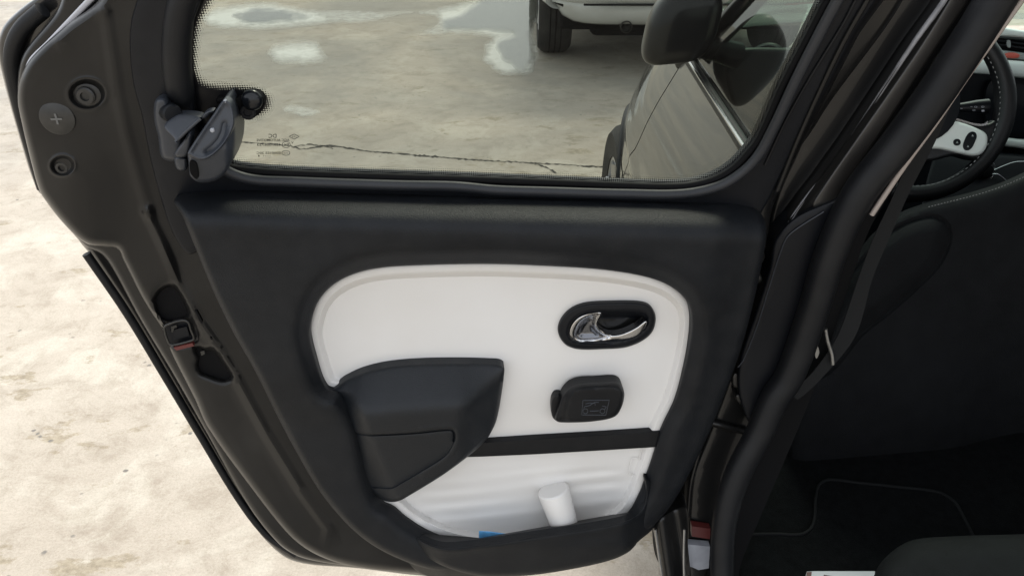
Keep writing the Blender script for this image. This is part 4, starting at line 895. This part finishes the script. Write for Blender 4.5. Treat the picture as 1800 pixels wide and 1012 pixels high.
exs = np.array([tuple(p) for k in (-6, -4, -2, 0, 2, 5, 9, 14, 20, 27) for p in grow(BOL, -k)])
seat = sheet('front_seat', SS, SEAT, 'fabric', car, wfn=seat_w, depth=0.012, rings=(2, 6, 12, 20, 30, 45, 60), step=26, extra=exs)
# stitching along the seat's top edge
st = catmull([(1632, 363.5), (1670, 354), (1715, 342.5), (1760, 328), (1802, 310), (1840, 292)], 3.0, False); V = []; Fc = []
for i in range(0, len(st) - 1, 2):
    a, b = st[i], st[i + 1]; n0 = len(V)
    P4 = SS.P(np.array([a[0], b[0], b[0], a[0]]), np.array([a[1] - .5, b[1] - .5, b[1] + .9, a[1] + .9]), np.full(4, -0.016)); V += P4.tolist(); Fc.append((n0, n0 + 1, n0 + 2, n0 + 3))
tag(build('stitching', V, Fc, 'thread', seat), kind='stuff')
# steering wheel
SW = Surf((0.81, 1.60, 0.947), (1, 0, 0), (0, 0.42, 0.906))
ctr = np.array([0.81, 1.60, 0.947]); th = np.linspace(0, 2 * math.pi, 73)[:-1]
swc = [ctr + 0.176 * (math.cos(t) * SW.u + math.sin(t) * SW.v) for t in th]
sw = tube('steering_wheel', swc, [0.0165 + 0.0035 * math.exp(-(((t - 0.05 + math.pi) % (2 * math.pi) - math.pi) / 0.5) ** 2) for t in th], 'leather', car, 16, closed=True)
V = []; Fc = []
for k in range(96):
    t0 = 2 * math.pi * k / 96; t1 = t0 + 0.030; n0 = len(V)
    for (t, r, h) in ((t0, 0.1590, 0.0095), (t1, 0.1585, 0.0105), (t1, 0.1598, 0.0115), (t0, 0.1603, 0.0105)): V.append(ctr + r * (math.cos(t) * SW.u + math.sin(t) * SW.v) + h * SW.w)
    Fc.append((n0, n0 + 1, n0 + 2, n0 + 3))
tag(build('rim_stitching', V, Fc, 'thread', sw), kind='stuff')
Z8 = lambda pts: [(1560 + x / 3.163, 40 + y / 3.163) for x, y in pts]
sheet('spoke', SW, Z8([(200, 500), (350, 520), (470, 560), (560, 560), (600, 540), (640, 560), (640, 660), (600, 720), (540, 760), (460, 760), (380, 740), (200, 760)]), 'leather', sw, wfn=lambda x, y, d: 0.006 + er(d, 6, 0.008), depth=0.02, rings=(1, 3, 6), step=10)
sheet('spoke_edge', SW, Z8([(345, 520), (430, 545), (500, 562), (545, 560), (556, 545), (556, 562), (540, 572), (490, 572), (345, 530)]), 'chrome', sw, wfn=0.010, depth=0.004, step=8)
spk = sheet('spoke_cover', SW, Z8([(180, 560), (345, 542), (420, 558), (500, 588), (545, 615), (556, 645), (550, 690), (530, 722), (500, 738), (460, 738), (380, 722), (290, 702), (180, 690)]), 'white_int', sw, wfn=lambda x, y, d: 0.018 + er(d, 6, 0.007), depth=0.012, rings=(1, 3, 6), step=8)
sheet('button', SW, Z8([(388 + 20 * math.cos(t), 665 + 19 * math.sin(t)) for t in np.linspace(0, 6.28, 13)[:-1]]), 'plastic', spk, wfn=lambda x, y, d: 0.021 + er(d, 2, 0.001), depth=0.004, step=4, bstep=2)
sheet('button', SW, Z8([(422, 685), (432, 650), (450, 618), (470, 606), (490, 612), (497, 632), (488, 660), (470, 695), (450, 710), (430, 706)]), 'plastic', spk, wfn=lambda x, y, d: 0.021 + er(d, 2, 0.001), depth=0.004, step=4, bstep=2)
for p in ((388, 665), (448, 688), (474, 628)):
    q = Z8([p])[0]; sheet('button_mark', SW, [(q[0] - 2, q[1] + 1.5), (q[0], q[1] - 2), (q[0] + 2, q[1] + 1.5)], 'grey_int', spk, wfn=0.0225, depth=0.0005, step=5, smooth=False)
lathe('hub', ctr - SW.w * 0.03, SW.w, [(0.085, 0), (0.085, 0.02), (0.075, 0.05), (0.04, 0.06), (0.001, 0.062)], 'plastic', sw, 32)
# stalk
s0 = SW.P(1668, 190, -0.035); s1 = SW.P(1736, 187, -0.03)
stalk = tube('stalk', [s0, s0 * 0.6 + s1 * 0.4, s0 * 0.3 + s1 * 0.7, s1], [0.006, 0.010, 0.0135, 0.015], 'plastic', car, 16)
for k, (qx, qy, tx) in enumerate(((1686, 191, 'O ='), (1712, 188, '= O'), (1728, 188, 'D'), (1712, 194, 'O'), (1728, 195, 'I'))):
    text_on(SW, tx, qx, qy, 3, 5 if len(tx) < 2 else 12, -0.013, 'label_white', stalk, False, 'printed_symbol')
# dashboard
DB = Surf((0.9, 1.93, 0.9), (1, 0, 0), (0, 0.25, 1))
dash = sheet('dashboard', DB, [(1280, 96), (1400, 84), (1500, 80), (1700, 58), (1800, 62), (2300, 70), (2300, 520), (1500, 480), (1330, 330), (1290, 200)], 'plastic', car, wfn=lambda x, y, d: -0.03 + er(d, 10, 0.02), depth=0.28, rings=(2, 6, 10), step=40)
def band(name, pts, m, w0, r=4, dp=0.03, parent=None):
    return sheet(name, DB, pts, m, parent or dash, wfn=lambda x, y, d: w0 + er(d, r, 0.010), depth=dp, rings=(1, 2.5, r), step=14)
band('dash_top', [(1560, 52), (1700, 46), (1745, 46), (1800, 54), (1960, 70), (2200, 90), (2200, 106), (1960, 84), (1800, 67), (1740, 64), (1560, 72)], 'white_int', 0.012)
vent = band('air_vent', [(1640, 66), (1740, 66), (1800, 72), (1900, 84), (1900, 104), (1800, 92), (1735, 86), (1640, 84)], 'matte_black', -0.012, 2, 0.02)
for y0 in (70, 77): ptube('slat', DB, [(1690, y0), (1745, y0 + 1), (1800, y0 + 8), (1890, y0 + 20)], 0.0022, 0.0, 'plastic', vent, 6)
sheet('vent_tab', DB, [(1735, 71), (1752, 71), (1752, 74), (1735, 74)], 'grey_int', vent, wfn=0.004, depth=0.004, step=6)
sheet('vent_tab', DB, [(1771, 71), (1776, 72), (1776, 84), (1771, 82)], 'grey_int', vent, wfn=0.004, depth=0.004, step=6)
gb = band('centre_fascia', [(1700, 88), (1740, 86), (1800, 93), (1920, 108), (1920, 120), (1800, 106), (1740, 102), (1700, 104)], 'grey_int', 0.002)
sheet('hazard_button', DB, [(1764, 97), (1772, 93), (1785, 93), (1793, 97), (1790, 102), (1778, 103), (1767, 101)], 'orange_red', gb, wfn=lambda x, y, d: 0.008 + er(d, 3, 0.004), depth=0.006, rings=(1, 2), step=4)
band('dash_band', [(1500, 110), (1660, 104), (1740, 104), (1800, 108), (1960, 122), (2200, 140), (2200, 180), (1960, 155), (1800, 137), (1740, 131), (1660, 128), (1500, 134)], 'white_int', 0.020, 8, 0.04)
band('lower_band', [(1560, 252), (1640, 245), (1760, 242), (1800, 246), (1960, 256), (2200, 270), (2200, 290), (1960, 276), (1800, 262), (1760, 258), (1640, 262), (1560, 270)], 'white_int', 0.016, 5, 0.03)
sheet('instrument_glass', DB, [(1740, 145), (1800, 150), (1960, 170), (1960, 240), (1800, 234), (1740, 232)], 'mirror_black', dash, wfn=-0.01, depth=0.01, step=16)
# console with its bright ring
console = sheet('centre_console', DB, [(1640, 275), (1720, 268), (1800, 272), (2100, 290), (2100, 520), (1640, 480)], 'plastic', car, wfn=lambda x, y, d: 0.03 + 0.0007 * (y - 275) + er(d, 8, 0.01), depth=0.08, rings=(2, 5, 8), step=16)
q = np.array([(1727 + 21 * math.cos(t), 298 + 22 * math.sin(t)) for t in np.linspace(0, 2 * math.pi, 33)[:-1]]); tube('bright_ring', DB.P(q[:, 0], q[:, 1], 0.055), 0.0028, 'chrome', console, 8, closed=True)
q = np.array([(1727 + 12 * math.cos(t), 298 + 12 * math.sin(t)) for t in np.linspace(0, 2 * math.pi, 25)[:-1]]); lathe('gear_knob', DB.P(1727, 298, 0.05), DB.w, [(0.02, 0), (0.02, 0.015), (0.014, 0.022), (0.001, 0.024)], 'leather', console, 20)
ptube('bright_trim', DB, [(1746, 300), (1764, 292), (1785, 285), (1810, 285), (1840, 288)], 0.002, 0.06, 'chrome', console, 8)
ptube('bright_trim', DB, [(1740, 308), (1752, 306), (1764, 314), (1775, 324)], 0.002, 0.065, 'chrome', console, 8)
# added round piece imitating the steering wheel's ring-shaped reflection in the front window
ec = CAM + 2.05 * ray(1348, 116); ea = CAM - ec; ea = ea / np.linalg.norm(ea) + np.array([-0.25, 0, 0.1])
ev = lathe('reflection_disc', ec, ea, [(0.050, -0.10), (0.056, 0.0), (0.052, 0.006), (0.044, 0.004), (0.040, -0.012), (0.001, -0.014)], 'plastic', dash, 32)
lathe('reflection_ring', ec, ea, [(0.0500, 0.004), (0.0515, 0.0085), (0.0490, 0.0085), (0.0475, 0.004)], 'grey_int', dash, 32)
# rear seat cushion
RS = Surf((0.7, 0.85, 0.50), (1, 0, 0), (0, 1, 0.12))
sheet('rear_seat', RS, [(1530, 1070), (1541, 1001), (1566, 970), (1603, 949), (1673, 942), (1800, 938), (2000, 930), (2300, 940), (2300, 1300), (1700, 1300), (1530, 1200)], 'fabric', car, wfn=lambda x, y, d: er(d, 40, 0.05), depth=0.15, rings=(3, 10, 20, 30, 40), step=30)

# mat on the cabin floor, with a bound edge, and the magazine on it
MAT = [(1300, 940), (1360, 938), (1405, 939), (1424, 930), (1432, 910), (1434, 875), (1440, 852), (1456, 843), (1506, 848), (1580, 856), (1649, 865), (1678, 882), (1692, 905), (1720, 960), (1760, 1080), (1310, 1080), (1300, 1000)]
fm = sheet('floor_mat', FS, MAT, 'carpet', None, wfn=lambda x, y, d: 0.009 + er(d, 5, 0.003), depth=0.007, rings=(1, 3, 5), step=30)
tag(fm, 'black carpet mat with bound edge on the car floor', 'floor mat')
q = catmull(MAT[:14], 5, False); tube('binding', FS.P(q[:, 0], q[:, 1], 0.009), 0.003, 'piping', fm, 8)
mag = sheet('magazine', FS, [(1418, 1004), (1430, 1003), (1538, 1003), (1530, 1090), (1400, 1090)], 'paper', None, wfn=0.019, depth=0.008, step=20, smooth=False)
tag(mag, 'white and red printed magazine lying on the floor mat', 'magazine')
sheet('red_print', FS, [(1418, 1004.5), (1427, 1004), (1424, 1030), (1412, 1060)], 'red', mag, wfn=0.0196, depth=0.0004, step=20, smooth=False)
sheet('red_print', FS, [(1448, 1009), (1464, 1012), (1480, 1020), (1446, 1020)], 'red', mag, wfn=0.0196, depth=0.0004, step=20, smooth=False)

# ------------------------------------------------------------------ the white car parked beyond
wc = empty('white_car', (1.02, 7.4, 0), 'white car parked on the concrete behind the puddles, rear bumper towards the door', 'car')
def rr(x0, x1, z0, z1, r, n=6, r2=None):
    r2 = r2 or r; out = []
    for cx_, cz_, a0, q in ((x1 - r2, z1 - r2, 0, r2), (x0 + r2, z1 - r2, 90, r2), (x0 + r, z0 + r, 180, r), (x1 - r, z0 + r, 270, r)):
        for k in range(n + 1): a = R(a0 + 90 * k / n); out.append((cx_ + q * math.cos(a), cz_ + q * math.sin(a)))
    return out
XL, XR = 0.17, 1.93
sec = []
for y, ins, z0, z1, r2 in ((5.72, 0.10, 0.42, 0.80, .10), (5.62, 0.03, 0.40, 0.95, .12), (5.75, 0.0, 0.40, 1.02, .12), (6.5, -0.01, 0.36, 1.03, .12), (8.2, -0.01, 0.36, 1.0, .12), (9.3, 0.02, 0.36, 0.92, .14), (9.7, 0.16, 0.40, 0.78, .14)):
    sec.append([(x, y, z) for x, z in rr(XL + ins, XR - ins, z0, z1, 0.08, 6, r2)])
loft('body', sec, 'white_paint', wc)
sec = [[(x, y, z) for x, z in rr(XL + i, XR - i, 0.95, z1, 0.05, 5, 0.14)] for y, i, z1 in ((5.72, 0.10, 1.10), (6.0, 0.16, 1.52), (6.4, 0.17, 1.56), (7.6, 0.17, 1.55), (8.7, 0.12, 1.0))]
loft('cabin', sec, 'glass_dark', wc)
sec = [[(x, y, z) for x, z in rr(XL + i, XR - i, 1.46, z1, 0.03, 5, 0.06)] for y, i, z1 in ((5.95, 0.18, 1.54), (6.4, 0.165, 1.58), (7.6, 0.165, 1.57))]
loft('roof', sec, 'white_paint', wc)
# rear bumper with its lower lip, corner rolling up behind the wheel
sec = []
for t in np.linspace(0, 1, 25):
    x = XL + 0.08 + (XR - XL - 0.16) * t; e = abs(2 * t - 1); cy = 5.46 + 0.20 * e ** 6; zl = 0.325 + 0.12 * e ** 14
    sec.append([(x, cy + dy, z) for dy, z in ((0.34, zl + 0.02), (0.10, zl - 0.01), (0.02, zl + 0.015), (-0.01, zl + 0.06), (-0.02, 0.44), (-0.012, 0.455), (-0.03, 0.47), (-0.05, 0.52), (-0.05, 0.60), (-0.02, 0.68), (0.06, 0.71), (0.34, 0.71))])
bump = loft('rear_bumper', sec, 'white_paint', wc)
rbox('bumper_groove', (0.98, 5.425, 0.462), (1.10, 0.012, 0.012), 'plastic', bump, 0.003)
rbox('underbody', (1.05, 7.5, 0.33), (1.5, 3.6, 0.16), 'matte_black', wc, 0.03)
rbox('fuel_tank', (0.98, 5.98, 0.275), (0.95, 0.45, 0.16), 'matte_black', wc, 0.05)
rbox('axle', (1.05, 6.2, 0.29), (1.3, 0.10, 0.09), 'matte_black', wc, 0.03)
lathe('exhaust_pipe', (0.70, 5.9, 0.335), (0, -1, -0.03), [(0.034, 0), (0.034, 0.42), (0.038, 0.43), (0.032, 0.44), (0.028, 0.40), (0.001, 0.38)], 'dark_steel', wc, 20)
for x, y in ((0.29, 6.20), (1.81, 6.20), (0.29, 8.85), (1.81, 8.85)): wheel(wc, (x, y, 0.33), 0.33, 0.225, -1 if x < 1 else 1)
for x in (0.34, 1.76): rbox('tail_lamp', (x, 5.60, 0.86), (0.24, 0.07, 0.16), 'lamp_red', wc, 0.03)
rbox('number_plate', (1.05, 5.395, 0.56), (0.52, 0.012, 0.11), 'paper', wc, 0.003)

wc.location.y -= 0.32
